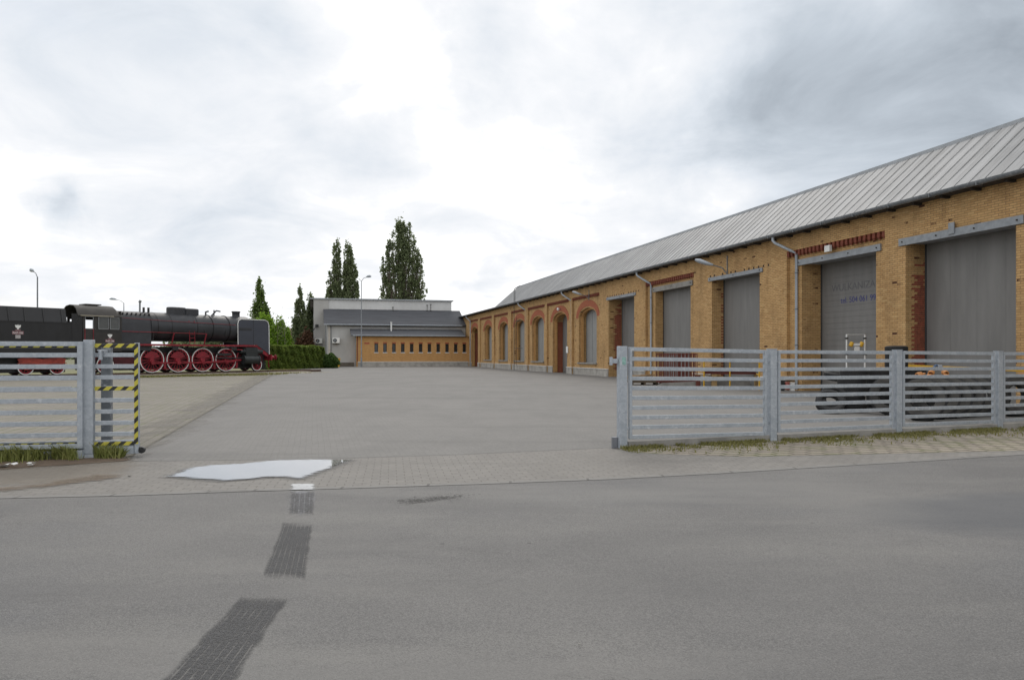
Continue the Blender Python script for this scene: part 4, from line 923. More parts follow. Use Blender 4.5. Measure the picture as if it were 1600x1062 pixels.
# buffer beam
bb = MB().box(10.3, 10.42, -.35, 2.25, 1.12, 1.62); bb.bar((10.2, -.1, 1.1), (10.25, -.1, .5), .04, .10); bb.build('buffer_beam', LOCO_R, loco)
for y in (.08, 1.82):
    b_ = MB().tube([(10.42, y, 1.38), (10.85, y, 1.38)], .12, 14).tube([(10.85, y, 1.38), (11.0, y, 1.38)], .07, 10).revolve([(.001, .05), (.22, .03), (.24, 0), (.22, -.03), (.001, -.03)], (11.03, y, 1.38), (1, 0, 0), 18); b_.build('buffer', LOCO_R, loco, smooth=40)
MB().tube([(10.4, .3, 1.7), (10.4, .3, 1.95)], .11, 12).build('lamp', BLACKP, loco)
MB().tube([(10.45, .95, 1.15), (10.6, .95, 1.05), (10.6, .95, .7)], .04, 8).build('coupling', BLACKP, loco)
# cab
y0, y1 = -.28, 2.18
cb = MB()
cb.box(-5.1, -4.98, y0, y0+.05, 1.85, 4.32); cb.box(-5.1, -2.4, y0-.001, y0+.05, 1.85, 3.45)
holes = [(-4.93, -4.42), (-4.02, -3.38), (-3.22, -2.62)]; cur = -4.98
for a, b in holes: cb.box(cur, a, y0, y0+.05, 3.452, 4.32); cb.box(a, b, y0, y0+.05, 4.25, 4.32); cur = b
cb.box(cur, -2.4, y0, y0+.05, 3.452, 4.32)
cb.box(-5.1, -2.4, y1-.05, y1, 1.85, 3.5); cb.box(-5.1, -2.4, y1-.05, y1, 4.15, 4.32)
for a in (-5.1, -4.2, -2.6): cb.box(a, a+.18, y1-.05, y1, 3.502, 4.148)
cb.box(-4.86, -4.5, .7, 1.3, 1.96, 4.5); cb.box(-2.45, -2.4, y0+.052, y1-.052, 1.85, 4.75); cb.box(-5.1, -2.46, y0+.06, y1-.06, 1.85, 1.95)
co = cb.build('cab', LOCO_B, loco)
arc = [(-.36, 4.33), (-.30, 4.50), (-.05, 4.85), (.35, 5.07), (YC, 5.14), (1.55, 5.07), (1.95, 4.85), (2.2, 4.50), (2.26, 4.33)]
rf = MB().prism(arc+[(p[0]*.94+.057, p[1]-.05) for p in arc[::-1]], -5.45, -2.75, axis='x'); rf.box(-4.6, -3.5, YC-.5, YC+.5, 5.15, 5.22)
rfo = rf.build('roof', mat('cab_roof_grey', (.055, .050, .045), .7, noise=.2, nscale=2), co, smooth=35)
fa = MB().add([(-2.75, p[0], p[1]) for p in arc]+[(-2.3, p[0]*.92+.07, min(p[1], 4.35+.45*(p[1]-4.33))) for p in arc], [(i, i+1, i+10, i+9) for i in range(8)]).build('roof_front', bpy.data.materials['cab_roof_grey'], co, smooth=35)
MB().box(-5.3, -3.0, -.39, -.345, 4.31, 4.37).build('rain_strip', mat('pale_strip', (.34, .31, .24), .7, noise=.3), co)
for i, (a, b) in enumerate(holes):
    f = MB().box(a-.03, a, y0-.02, y0-.003, 3.42, 4.28); f.box(b, b+.03, y0-.02, y0-.003, 3.42, 4.28); f.box(a, b, y0-.02, y0-.003, 3.42, 3.45); f.box(a, b, y0-.02, y0-.003, 4.25, 4.28)
    fo = f.build('window_frame', GREYP, co)
    if i: MB().box(a, b, y0+.02, y0+.03, 3.45, 4.25).build('pane', mat('hazy_pane', (.10, .105, .105), .3, noise=.1), fo)
dd = MB().box(-4.99, -4.95, y0-.03, y0-.004, 1.9, 3.4); dd.box(-4.42, -4.38, y0-.03, y0-.004, 1.9, 3.4); dd.build('door_edge', LOCO_R, co)
MB().box(-4.2, -2.45, y0-.012, y0-.003, 3.22, 3.30).build('beading', BLACKP, co)
def emblem(x, z, s, parent, yy, wide=True):
    # spread-winged bird plate over a number plate
    e = MB().prism([(x-.5*s, z+.55*s), (x-.30*s, z+.62*s), (x-.12*s, z+.46*s), (x-.08*s, z+.66*s), (x+.08*s, z+.66*s), (x+.12*s, z+.46*s), (x+.30*s, z+.62*s), (x+.5*s, z+.55*s), (x+.36*s, z+.12*s), (x+.12*s, z+.02*s), (x+.14*s, z-.18*s), (x-.14*s, z-.18*s), (x-.12*s, z+.02*s), (x-.36*s, z+.12*s)], yy-.02, yy)
    eo = e.build('bird_emblem', WHITE, parent)
    rp = MB().box(x-.42*s, x+.42*s, yy-.012, yy, z-.42*s, z-.22*s).build('name_plate', mat('red_grey_plate', (.26, .15, .16), .6, noise=.2), parent)
    np_ = MB().box(x-.95*s, x+.95*s, yy-.012, yy, z-1.12*s, z-.50*s).build('number_plate', mat('plate_red', (.20, .10, .11), .6), parent)
    lettering('Pt47-106', x-.86*s, yy-.016, z-1.0*s, .50*s, WHITE, np_, 'plate_number', sx=.92)
    if wide: MB().box(x-.42*s, x+.42*s, yy-.012, yy, z-1.85*s, z-1.2*s).build('lower_plate', mat('pale_plate', (.36, .34, .34), .6, noise=.3, nscale=9), parent)
emblem(-3.25, 2.86, .34, co, y0-.003)

# tender
tend = thing('locomotive_tender', 'long black tender with faded red bogies coupled behind the locomotive cab', 'tender', (LP[0]-.6*6.1, LP[1]-.8*6.1, 0), L_RZ)
def T(s): return s+6.1
tb = MB().box(T(-15.2), T(-5.85), -.35, 2.25, 1.45, 3.78)
tb.prism([(-.35, 3.782), (-.05, 4.78), (1.95, 4.78), (2.25, 3.782)], T(-15.1), T(-6.15), axis='x'); to = tb.build('tank', LOCO_K, tend, bevel=.04)
rr = MB()
for s in (-6.45, -7.6, -8.75, -9.7, -10.8, -12, -13.2): rr.bar((T(s), -.365, 3.80), (T(s), -.075, 4.74), .09, .05, up=(0, 1, 0))
rr.box(T(-15.2), T(-5.85), -.375, -.352, 3.74, 3.80); rr.build('coal_bunker_rib', BLACKP, to)
MB().box(T(-5.84), T(-5.15), -.30, -.25, 1.5, 3.75).box(T(-5.84), T(-5.46), -.30, -.25, 3.751, 4.45).box(T(-5.32), T(-5.15), -.30, -.25, 3.751, 4.3).box(T(-5.459), T(-5.321), -.30, -.25, 4.1, 4.35).box(T(-5.84), T(-5.15), 2.05, 2.1, 1.5, 3.75).box(T(-5.84), T(-5.7), -.24, 2.04, 1.5, 3.9).build('gangway_sheet', LOCO_K, tend)
emblem(T(-9.2), 3.33, .36, to, -.353)
for cs in (-7.64, -11.85):
    bg = MB().prism([(T(cs-1.5), 1.30), (T(cs-1.2), 1.42), (T(cs-.5), 1.38), (T(cs), 1.30), (T(cs+.5), 1.38), (T(cs+1.2), 1.42), (T(cs+1.5), 1.30), (T(cs+1.3), .85), (T(cs+.5), .62), (T(cs-.5), .62), (T(cs-1.3), .85)], -.14, -.05)
    bgo = bg.build('bogie', LOCO_R2, tend)
    sp_ = MB()
    for k in (-.97, .97):
        sp_.box(T(cs+k)-.16, T(cs+k)+.16, -.24, -.142, .60, .92)
        for j in range(4): sp_.box(T(cs+k)-.55+.1*j, T(cs+k)+.55-.1*j, -.22, -.145, 1.00+.05*j, 1.045+.05*j)
    sp_.build('leaf_spring', LOCO_R2, bgo)
    for k in (-.97, .97):
        driver(1.02, 'wheel', tend, T(cs+k), .06, 9); driver(1.02, 'wheel', tend, T(cs+k), 1.70, 9, 1, False)
uf = MB().box(T(-15), T(-6), .35, 1.5, .40, 1.44).build('underframe_filler', BLACKP, tend)  # near-black filler added so the space behind the bogie wheels looks dark

# railway track and ballast
tr = thing('railway_track', 'railway track under the steam locomotive on a low gravel bed', 'railway track', LP, L_RZ)
for y in (.10, 1.60): MB().box(-34, 16, y-.035, y+.035, .10, RZ0-.002).box(-34, 16, y-.07, y+.07, .085, .099).build('rail', mat('rusty_rail', (.10, .06, .045), .6, noise=.3), tr)
slp = MB(); x = -34
while x < 16: slp.box(x, x+.24, -.35, 2.1, .03, .084); x += .62
slp.build('sleeper', mat('dark_sleeper', (.055, .045, .035), .9, noise=.3), tr)
bs = MB().prism([(-1.7, 0), (-.9, .05), (2.7, .05), (3.3, 0)], -34, 16, axis='x').build('ballast', GRAV)
bs.location = LP; bs.rotation_euler = (0, 0, L_RZ); tag(bs, kind='structure')
bs2 = MB().prism([(-2.0, 0.0), (-1.5, .13), (-.6, .14), (-.5, 0)], -34, 13.5, axis='x').build('gravel_bank', mat('pale_gravel', (.36, .33, .27), .95, col2=(.19, .17, .12), nscale=5, detail=9, bump=.8, bscale=10)); bs2.location = LP; bs2.rotation_euler = (0, 0, L_RZ); tag(bs2, kind='structure')

# ------------------------------------------------------------------ fences and the sliding gate
def slat_panel(L_, h0, h1, n, rh, parent, mat_=ZINC, dy=0, x0=0, slope=0.0, tube=.055, drop=0):
    m = MB(); z = lambda x, zz: zz+slope*(x-x0)
    m.bar((x0+tube/2, dy, h0), (x0+tube/2, dy, h1), tube, tube, up=(0, 1, 0)); m.bar((x0+L_-tube/2, dy, z(x0+L_, h0)), (x0+L_-tube/2, dy, z(x0+L_, h1)), tube, tube, up=(0, 1, 0))
    for i in range(n):
        zz = h0+rh/2+(h1-h0-rh)*i/(n-1); m.bar((x0+tube+.001, dy, zz), (x0+L_-tube-.001, dy, z(x0+L_, zz)), .04, rh)
    return m.build('panel', mat_, parent, bevel=.004)
fence = thing('steel_fence', 'galvanised steel fence of horizontal bars standing right of the drive', 'fence', (FP[0][0], FP[0][1], 0), 0)
ph = [1.745, 1.70, 1.69, 1.67, 1.67, 1.67]
o0 = Vector((FP[0][0], FP[0][1], 0))
for i, p in enumerate(FP):
    q = Vector((p[0], p[1], 0))-o0; b_ = MB().box(-.073, .073, -.06, .06, 0, ph[i]).build('post', ZINC, fence, bevel=.008); b_.location = q; b_.rotation_euler = (0, 0, math.atan2(.37, .93))
    if i: 
        cp_ = MB().box(-.078, .078, -.065, .065, ph[i]+.001, ph[i]+.012).build('cap', ZINC, b_)
for i in range(5):
    a = Vector((FP[i][0], FP[i][1], 0))-o0; b = Vector((FP[i+1][0], FP[i+1][1], 0))-o0; d = b-a; L_ = d.length
    pn = slat_panel(L_-.26, .15, ph[i]-.015, 10, .067, fence, x0=.13, slope=(ph[i+1]-ph[i])/L_)
    pn.location = a; pn.rotation_euler = (0, 0, math.atan2(d.y, d.x))
    br_ = MB()
    for z in (.32, 1.45):
        br_.box(.075, .128, -.015, .015, z, z+.035); br_.box(L_-.128, L_-.075, -.015, .015, z, z+.035)
    br_.build('bracket', ZINC, pn)
# catch and end stop on the first post
MB().box(-.20, -.075, -.03, .03, 1.45, 1.53).box(-.21, -.17, -.06, .06, 1.42, 1.56).build('gate_catch', ZINC, fence, bevel=.004)
MB().box(-.17, -.08, -.02, .10, .0, .19).build('stop_block', mat('dark_zinc', (.16, .17, .19), .5, noise=.2), fence, bevel=.006)
MB().box(-.055, .055, -.068, -.061, 1.43, 1.56).build('maker_plate', mat('green_plate', (.25, .42, .38), .5, noise=.3, nscale=20), fence)

LRZ = math.atan2(.2501, .9682)*.8
def LF(px, Y): return ((px-800)/F*Y, Y, 0)
lf = thing('steel_fence', 'galvanised steel fence of horizontal bars in the grass left of the sliding gate', 'fence', LF(130, 11.80), LRZ)
slat_panel(4.2, .165, 1.80, 10, .070, lf, x0=-4.2, slope=0, tube=.075)
MB().box(-4.3, -.08, -.02, .02, .0, .13).build('kick_board', ZINCD, lf)
MB().box(-.078, -.001, -.04, .04, 0, .139).build('foot', ZINC, lf)
MB().box(-4.42, -4.28, -.07, .07, 0, 1.82).build('post', ZINC, lf, bevel=.008)
gp = thing('gate_post', 'pair of galvanised guide posts holding the sliding gate in the grass', 'gate post', LF(139.5, 11.90), LRZ)
MB().box(-.068, .068, -.06, .06, .07, 1.83).build('post', ZINC, gp, bevel=.008); MB().box(-.08, .08, -.07, .07, 0, .068).build('base', ZINC, gp)
MB().box(.075, .22, .30, .42, .0, 1.74).build('post', ZINCD, gp, bevel=.008)
MB().box(.10, .18, .1, .3, 1.62, 1.66).tube([(.16, .0, 1.66), (.16, .0, 1.52)], .03, 10).box(.12, .26, -.02, .02, 1.66, 1.68).build('guide_roller', ZINC, gp)
sg = thing('sliding_gate', 'galvanised sliding gate with yellow and black hazard tape on its frame', 'gate', LF(218, 12.10), LRZ)
GL = 7.2
g = MB(); rh = .066
zs_ = [1.74, 1.596, 1.418, 1.247, 1.075, .889, .713, .535, .36]
for i, z in enumerate(zs_): g.bar((-GL, 0, z), (-.071, 0, z), .05, rh)
g.bar((-.035, 0, .05), (-.035, 0, 1.785), .07, .06, up=(0, 1, 0)); g.bar((-GL, 0, .05), (-GL, 0, 1.785), .06, .06, up=(0, 1, 0))
g.build('frame', ZINC, sg, bevel=.004)
MB().box(-GL, -.075, -.045, .045, .045, .165).build('running_beam', ZINC, sg, bevel=.006)
MB().box(-GL, -.075, -.03, .03, .166, .265).build('lower_rail', ZINC, sg)
MB().tube([(.035, -.03, .10), (.035, .03, .10)], .05, 14).box(-.0, .03, -.04, .04, .06, .15).build('end_roller', BLACKP, sg, smooth=40)
def hazard():
    m = bpy.data.materials.new('hazard_tape'); m.use_nodes = True; nt = m.node_tree; L = nt.links.new; p = nt.nodes['Principled BSDF']; p.inputs['Roughness'].default_value = .5
    tc = nd(nt, 'ShaderNodeTexCoord'); s = nd(nt, 'ShaderNodeSeparateXYZ'); L(tc.outputs['Object'], s.inputs[0])
    f = N(nt, L, 'FRACT', N(nt, L, 'DIVIDE', N(nt, L, 'SUBTRACT', s.outputs[0], s.outputs[2]), .165)); f = N(nt, L, 'LESS_THAN', f, .47)
    n = nd(nt, 'ShaderNodeTexNoise', Scale=25); L(tc.outputs['Object'], n.inputs[0])
    yl = MIX(nt, L, n.outputs[0], (.46, .40, .03), (.60, .53, .08)); L(MIX(nt, L, f, yl, (.02, .02, .018)), p.inputs['Base Color']); return m
HZT = hazard()
MB().box(-GL, -.072, -.030, -.026, 1.71, 1.772).build('hazard_tape', HZT, sg); MB().box(-GL, -.072, -.030, -.026, zs_[4]+.15-.035, zs_[4]+.15+.028).build('hazard_tape', HZT, sg) if False else MB().box(-.98, -.072, -.030, -.026, zs_[4]-.031, zs_[4]+.031).build('hazard_tape', HZT, sg)
MB().box(-GL, -.072, -.050, -.046, .185, .245).build('hazard_tape', HZT, sg)
mv = hazard(); 
MB().box(-.068, -.012, -.036, -.0325, .20, 1.775).build('hazard_tape', HZT, sg)

# ------------------------------------------------------------------ grass
def blades(name, zones, n, hmin, hmax, seed, m, wid=.006):
    rng = np.random.default_rng(seed); V = []; 
    zs = []
    tot = sum(z[4] for z in zones); P = []
    for (ax, ay, bx_, by, wgt, spread) in zones:
        k = int(n*wgt/tot); t = rng.random(k); off = rng.normal(size=k)*spread; d = np.array([bx_-ax, by-ay]); nrm = np.array([-d[1], d[0]])/np.linalg.norm(d)
        P.append(np.stack([ax+d[0]*t+nrm[0]*off, ay+d[1]*t+nrm[1]*off], 1))
    P = np.concatenate(P); k = len(P)
    cl = (np.sin(P[:, 0]*9.1+np.sin(P[:, 1]*7)*2)+np.sin(P[:, 0]*3.3+1)+rng.normal(size=k)*.5) > -.35
    P = P[cl]; k = len(P)
    h = rng.uniform(hmin, hmax, k); a = rng.uniform(0, 2*math.pi, k); w = wid*rng.uniform(.6, 1.6, k); lean = rng.normal(size=(k, 2))*.45*h[:, None]
    dx = np.cos(a)*w; dy = np.sin(a)*w
    v = np.zeros((k, 5, 3)); v[:, 0, 0] = P[:, 0]-dx; v[:, 0, 1] = P[:, 1]-dy; v[:, 1, 0] = P[:, 0]+dx; v[:, 1, 1] = P[:, 1]+dy
    v[:, 2, 0] = P[:, 0]+dx*.7+lean[:, 0]*.35; v[:, 2, 1] = P[:, 1]+dy*.7+lean[:, 1]*.35; v[:, 2, 2] = h*.6
    v[:, 3, 0] = P[:, 0]+lean[:, 0]; v[:, 3, 1] = P[:, 1]+lean[:, 1]; v[:, 3, 2] = h
    v[:, 4, 0] = P[:, 0]-dx*.7+lean[:, 0]*.35; v[:, 4, 1] = P[:, 1]-dy*.7+lean[:, 1]*.35; v[:, 4, 2] = h*.6
    me = bpy.data.meshes.new(name); me.vertices.add(k*5); me.vertices.foreach_set('co', v.ravel().astype(np.float32)); me.loops.add(k*5)
    me.loops.foreach_set('vertex_index', np.arange(k*5, dtype=np.int32)); me.polygons.add(k); me.polygons.foreach_set('loop_start', np.arange(0, k*5, 5, dtype=np.int32)); me.update(calc_edges=True)
    me.materials.append(m); o = bpy.data.objects.new(name, me); COL.objects.link(o); return o
g1 = blades('grass', [(-12.5, 10.35, -7.2, 11.70, 5, .10), (-7.2, 11.70, -6.25, 11.85, 1, .06), (-12.5, 10.45, -6.6, 11.9, 2, .18), (-7.0, 11.75, -6.05, 11.95, .8, .10)], 15000, .05, .27, 5, GRASSM)
tag(g1, 'tall green and straw coloured grass growing along the left fence', 'grass', kind='stuff')
zz = []
for a, b in zip(FP, FP[1:]): zz += [(a[0], a[1]-.14, b[0], b[1]-.14, 3, .06), (a[0], a[1]-.40, b[0], b[1]-.40, 2.2, .16), (a[0]+.6, a[1]-.5, b[0], b[1]-.8, .5, .25)]
g2 = blades('grass', zz, 17000, .015, .08, 6, GRASSY, .009); tag(g2, 'short mossy grass tufts along the foot of the right fence', 'grass', kind='stuff')
g3 = blades('grass', [(-36, 42.3, -25.9, 53.9, 2, .35), (-25.9, 53.9, -23.4, 57.4, 2, .4), (-23.4, 57.4, -19.6, 60.6, 2, .45), (-19.6, 60.6, -24.0, 82, 2, .8), (-29, 53, -18, 67.5, 3, .3)], 14000, .05, .16, 7, GRASSY, .03); tag(g3, 'rough grass on the verge beside the locomotive track', 'grass', kind='stuff')
# small litter near the left fence
for (px, py, s, lab) in ((15, 731, .11, 'crumpled white plastic litter in the dirt by the left fence'), (50, 729, .06, 'small white paper scrap beside the grass at the left fence')):
    X, Y = G(px, py); rdm = random.Random(px); m_ = MB()
    n = 7
    for k in range(5):
        a0 = rdm.uniform(0, 6.28); c_ = Vector((rdm.uniform(-s, s)*1.2, rdm.uniform(-s, s)*.4, rdm.uniform(.01, .04)))
        u_ = Vector((math.cos(a0), math.sin(a0), rdm.uniform(-.2, .3)))*s*.6; v_ = Vector((-math.sin(a0), math.cos(a0), rdm.uniform(0, .5)))*s*.35
        m_.add([c_-u_-v_, c_+u_-v_*.6, c_+u_*.7+v_, c_-u_*.8+v_], [(0, 1, 2, 3)])
    o = m_.build('litter', WHITE); o.location = (X, Y, .02); tag(o, lab, 'litter')
# pebbles / stones on the paving
for i, (px, py, s) in enumerate(((173, 714, .03), (202, 746, .025), (1308, 688, .035), (1010, 697, .02), (1474, 680, .03), (905, 1012, .009))):
    X, Y = G(px, py); o = MB().revolve([(.001, -s*.6), (s*.8, -s*.3), (s, 0), (s*.6, s*.45), (.001, s*.6)], (0, 0, 0), (0, .2, 1), 7).build('stone', CONC if i != 0 else BLACKP)
    o.location = (X, Y, .02+s*.3)
    tag(o, ['dark stone on the paving under the sliding gate end', 'small stone on the paving near the sand streak', 'pale stone in the moss below the second fence panel', 'pale stone at the foot of the first fence post', 'pale stone in the moss below the third fence panel', 'small stone alone on the asphalt road'][i], 'stone', 'loose stones')

# ------------------------------------------------------------------ tyres and yard clutter
def make_tyre(D, w_, label, m=RUBBER, loc=(0, 0, 0), rot=(0, 0, 0), hole=.56):
    R_ = D/2; r_ = R_*hole; h = w_/2
    t = thing('tyre', label, 'tyre', loc, 0, 'used tyres heaped behind the fence'); t.rotation_euler = rot
    prof = [(r_, -h*.62), (r_+.02, -h*.80), (r_+(R_-r_)*.45, -h), (R_-.05*D/1, -h*.93), (R_-.012, -h*.72), (R_-.012, h*.72), (R_-.05*D/1, h*.93), (r_+(R_-r_)*.45, h), (r_+.02, h*.80), (r_, h*.62), (r_+.015, 0)]
    sw = prof[5:] ; band = [prof[3], prof[4], prof[5], prof[6]]
    MB().revolve(prof[6:]+prof[:4], (0, 0, 0), (0, 0, 1), 44, False).build('sidewall', m, t, smooth=50)
    td = MB().revolve(band, (0, 0, 0), (0, 0, 1), 44, False); n = 44
    for k in range(n):
        a = 2*math.pi*k/n
        for j, (za, zb_) in enumerate(((-.70, -.28), (-.20, .20), (.28, .70))):
            aa = a+(.5*2*math.pi/n if j % 2 else 0); da = 2*math.pi/n*.38
            vs = [(rr_*math.cos(aa+s_*da), rr_*math.sin(aa+s_*da), z_*h) for rr_ in (R_-.02, R_) for s_, z_ in ((-1, za), (1, za), (1, zb_), (-1, zb_))]
            td.add(vs, [(4, 5, 6, 7), (0, 1, 5, 4), (1, 2, 6, 5), (2, 3, 7, 6), (3, 0, 4, 7)])
    td.build('tread', RUBBER, t, smooth=40)
    return t
def at(px, Y, z=0): return ((px-800)/F*Y, Y, z)
T1 = make_tyre(.76, .235, 'black tyre lying at the foot of the left tyre stack', loc=at(1332, 21.5, .12))
for k in range(1, 5): dup(T1, at(1332+(-3, 2, -1, 3)[k-1], 21.5, .12+.236*k), random.Random(k).random()*6, ['second tyre up in the left tyre stack', 'middle tyre of the left tyre stack', 'fourth tyre up in the left tyre stack', 'topmost tyre of the left tyre stack'][k-1])
lb = ['black tyre at the foot of the tall tyre stack behind the third fence post', 'second tyre up in the tall tyre stack', 'third tyre up in the tall tyre stack', 'fourth tyre up in the tall tyre stack', 'topmost tyre of the tall tyre stack']
for k in range(5): dup(T1, at(1374+(0, 2, -2, 1, 0)[k], 21.9, .12+.236*k), k*1.3, lb[k])
for k in range(5): dup(T1, at(1420+(0, 3, -2, 1, 2)[k], 22.5, .12+.236*k), k*1.3+.4, ['lowest tyre of the stack hidden behind the big standing tyres', 'second tyre of the stack behind the big standing tyres', 'third tyre of the stack behind the big standing tyres', 'fourth tyre of the stack behind the big standing tyres', 'top tyre of the stack behind the big standing tyres'][k])
T2 = make_tyre(.60, .205, 'small tyre lying lowest of three on top of the tyre heap', loc=at(1400.5, 21.6, 1.335), rot=(0, 0, 0))
dup(T2, at(1401, 21.6, 1.54), .5, 'middle small tyre of the three topping the tyre heap'); dup(T2, at(1400.5, 21.6, 1.745), 1.1, 'small tyre at the very top of the tyre heap beside the fence post')
# leaning tyres at the left end
dup(T1, at(1297, 21.0, .30), (R(48), R(18), R(-28)), 'tyre leaning with its open hole to the viewer at the left end of the heap')
dup(T1, at(1303, 21.5, .40), (R(66), R(18), R(-40)), 'tyre leaning against the left tyre stack behind another leaning one')
dup(T1, at(1309, 22.1, .98), (R(8), R(4), 0), 'tyre lying loosely on the leaning tyres at the left end')
# big truck tyres
T3 = make_tyre(1.06, .30, 'big truck tyre standing left of the row just behind the fence post', RUBBERD, at(1392, 20.4, .52), (R(82), 0, R(-34)), .54)
T4 = dup(T3, at(1441, 18.7, .50), (R(72), 0, R(-22)), 'big dusty truck tyre at the front of the leaning row beside the fence post')
labs = ['second big tyre in the leaning row behind the front one', 'third big tyre in the leaning row', 'fourth big tyre in the leaning row', 'fifth big tyre in the leaning row', 'last big tyre of the leaning row by the fourth fence post']
for k in range(5): dup(T3, at(1463+20*k, 19.15+.32*k, .52), (R(73+2*k), 0, R(-24-3*k)), labs[k])
dup(T3, at(1585, 20.0, .52), (R(86), 0, R(10)), 'dark truck tyre standing at the right edge of the picture'); dup(T3, at(1622, 20.6, .52), (R(84), 0, R(60)), 'dark truck tyre standing half outside the right edge')
dup(T3, at(1432, 20.6, .16), (0, 0, 0), 'truck tyre lying flat behind the front one of the leaning row')
# orange couplings and strap on the tyres
for i, (px, Y, z) in enumerate(((1436, 19.6, 1.06), (1455, 19.9, 1.10), (1477, 20.0, 1.10))):
    t = thing('pipe_coupling', ['orange coupling lying leftmost on the big tyres', 'orange coupling lying between the other two on the big tyres', 'orange coupling lying rightmost on the big tyres'][i], 'coupling', at(px, Y, z), .6*i, 'orange couplings on the tyres')
    MB().revolve([(.045, -.07), (.07, -.07), (.078, 0), (.07, .07), (.045, .07)], (0, 0, .02), (1, .3, .2), 14, True).build('ring', ORANGE, t, smooth=40); MB().bar((-.14, 0, -.04), (.16, .03, .06), .09, .04).build('lug', ORANGE, t, bevel=.01)
t = thing('lashing_strap', 'blue and grey lashing strap bundled on top of the big tyres', 'strap', at(1466, 20.2, 1.22))
MB().tube([(-.16, 0, 0), (-.05, .02, .10), (.07, 0, .07), (.20, .03, -.05)], .035, 8).build('webbing', mat('blue_strap', (.05, .09, .16), .7, noise=.4, nscale=15), t); MB().box(-.02, .08, -.05, .02, .05, .11).build('ratchet', ZINC, t, bevel=.01)
MB_b = thing('rubber_sheet', 'folded black rubber sheet lying over the tops of the big tyres', 'sheet', at(1450, 20.4, 1.03))
rng = random.Random(5); sv = []; nx, ny = 14, 5
for i in range(nx):
    for j in range(ny): sv.append((-.75+1.9*i/(nx-1), -.3+.6*j/(ny-1), .03*math.sin(i*1.3)+.04*math.cos(j*2+i*.5)+rng.uniform(-.012, .012)-.10*max(0, i/(nx-1)-.7)))
sm_ = MB().add(sv, [(i*ny+j, (i+1)*ny+j, (i+1)*ny+j+1, i*ny+j+1) for i in range(nx-1) for j in range(ny-1)]).build('sheet', RUBBER, MB_b, smooth=60); md = sm_.modifiers.new('thick', 'SOLIDIFY'); md.thickness = .015
# yellow boom
t = thing('yellow_boom', 'long yellow steel boom lying level behind the big tyres', 'boom', at(1418, 23.4, 0))
ax = Vector(at(1418, 23.4)); bxx = Vector(at(1625, 22.0))-ax
MB().bar((0, 0, 1.26), (bxx.x, bxx.y, 1.13), .06, .075).build('beam', YELLOW, t, bevel=.008)
for f_ in (.02, .985): MB().bar((bxx.x*f_, bxx.y*f_, 0), (bxx.x*f_, bxx.y*f_, 1.14-.1*f_), .07, .07).build('leg', YELLOW, t)
MB().box(bxx.x-.55, bxx.x+.2, bxx.y-.12, bxx.y+.1, .92, 1.07).build('bracket', ORANGE, t)
MB().bar((.1, 0, 1.20), (.9, -.1, 1.19), .06, .05).build('red_rod', RUST, t)
# white frame trolley by the gate with lettering
t = thing('hand_trolley', 'tall white tube frame trolley with a yellow and white unit before the lettered gate', 'trolley', at(1337, 29.0, 0), R(5))
w_ = .36
MB().tube([(-w_, 0, .1), (-w_, 0, 2.36), (w_, 0, 2.36), (w_, 0, .1)], .028, 8).build('frame', WHITE, t)
for z in (1.62, 2.22):
    for s_ in (-1, 1): MB().box(s_*w_-.05, s_*w_+.05, -.04, .04, z-.03, z+.03).build('clamp', BLACKP, t)
for s_ in (-1, 1): MB().tube([(s_*.20-.04, -.05, 1.92), (s_*.20+.04, -.05, 2.06)], .075, 10).build('yellow_lamp', YELLOW, t, smooth=50)
MB().box(-.13, .13, -.09, -.03, 1.94, 2.03).build('white_unit', WHITE, t); MB().box(-.10, .10, -.10, -.08, 1.72, 1.90).build('white_card', WHITE, t)
MB().box(-.36, .36, -.03, .03, 1.60, 1.64).box(-.4, .4, -.3, .3, .12, .18).build('shelf', ZINCD, t)
for s_ in (-1, 1): MB().tube([(s_*.38-.02, -.2, .10), (s_*.38+.02, -.2, .10)], .10, 14).build('wheel', BLACKP, t)
# red steel racks
for i, (px, lab) in enumerate(((1042, 'left one of two rusty red steel bar racks stood by the brick workshop'), (1072, 'right one of two rusty red steel bar racks stood by the brick workshop'))):
    t = thing('bar_rack', lab, 'steel rack', at(px, 40.2, .0), R(4-3*i), 'rusty red bar racks')
    f = MB(); W2 = .48
    for y in (-.35, .35):
        for z in (.22, .9, 1.62): f.bar((-W2, y, z), (W2, y, z), .05, .05)
    f.build('frame', RUST, t); n = 11
    bb_ = MB()
    for k in range(n):
        x = -W2+2*W2*k/(n-1); bb_.bar((x, -.37, .12), (x, -.37, 1.68), .045, .03); 
        if k % 2 == 0: bb_.bar((x+.03, .37, .12), (x+.03, .37, 1.68), .045, .03)
    bb_.build('upright', RUST, t)
    f2 = MB(); f2.box(-W2, W2, -.35, .35, .16, .20); f2.build('base', RUST, t)
# timber heap
rdm = random.Random(12)
tp = thing('timber_heap', 'low heap of broken pallet wood and planks left of the red racks', 'timber heap', at(1008, 41.0, 0), 0)
MB().box(-.9, .75, -.5, .5, .12, .22).box(-.8, -.7, -.5, .5, 0, .119).box(.5, .6, -.5, .5, 0, .119).box(-.15, -.05, -.5, .5, 0, .119).build('pallet', mat('dark_wood', (.10, .075, .05), .9, noise=.3), tp)
for k in range(12):
    x = rdm.uniform(-.7, .5); z = .27+.045*(k//2)+rdm.uniform(0, .05); a = rdm.uniform(-.5, .5); L2 = rdm.uniform(.35, .8)
    MB().bar((x-L2*math.cos(a), rdm.uniform(-.4, .2), z-rdm.uniform(0, .06)), (x+L2*math.cos(a), rdm.uniform(-.4, .2), z+rdm.uniform(-.04, .14)), .11, .04).build('plank', WOOD, tp)
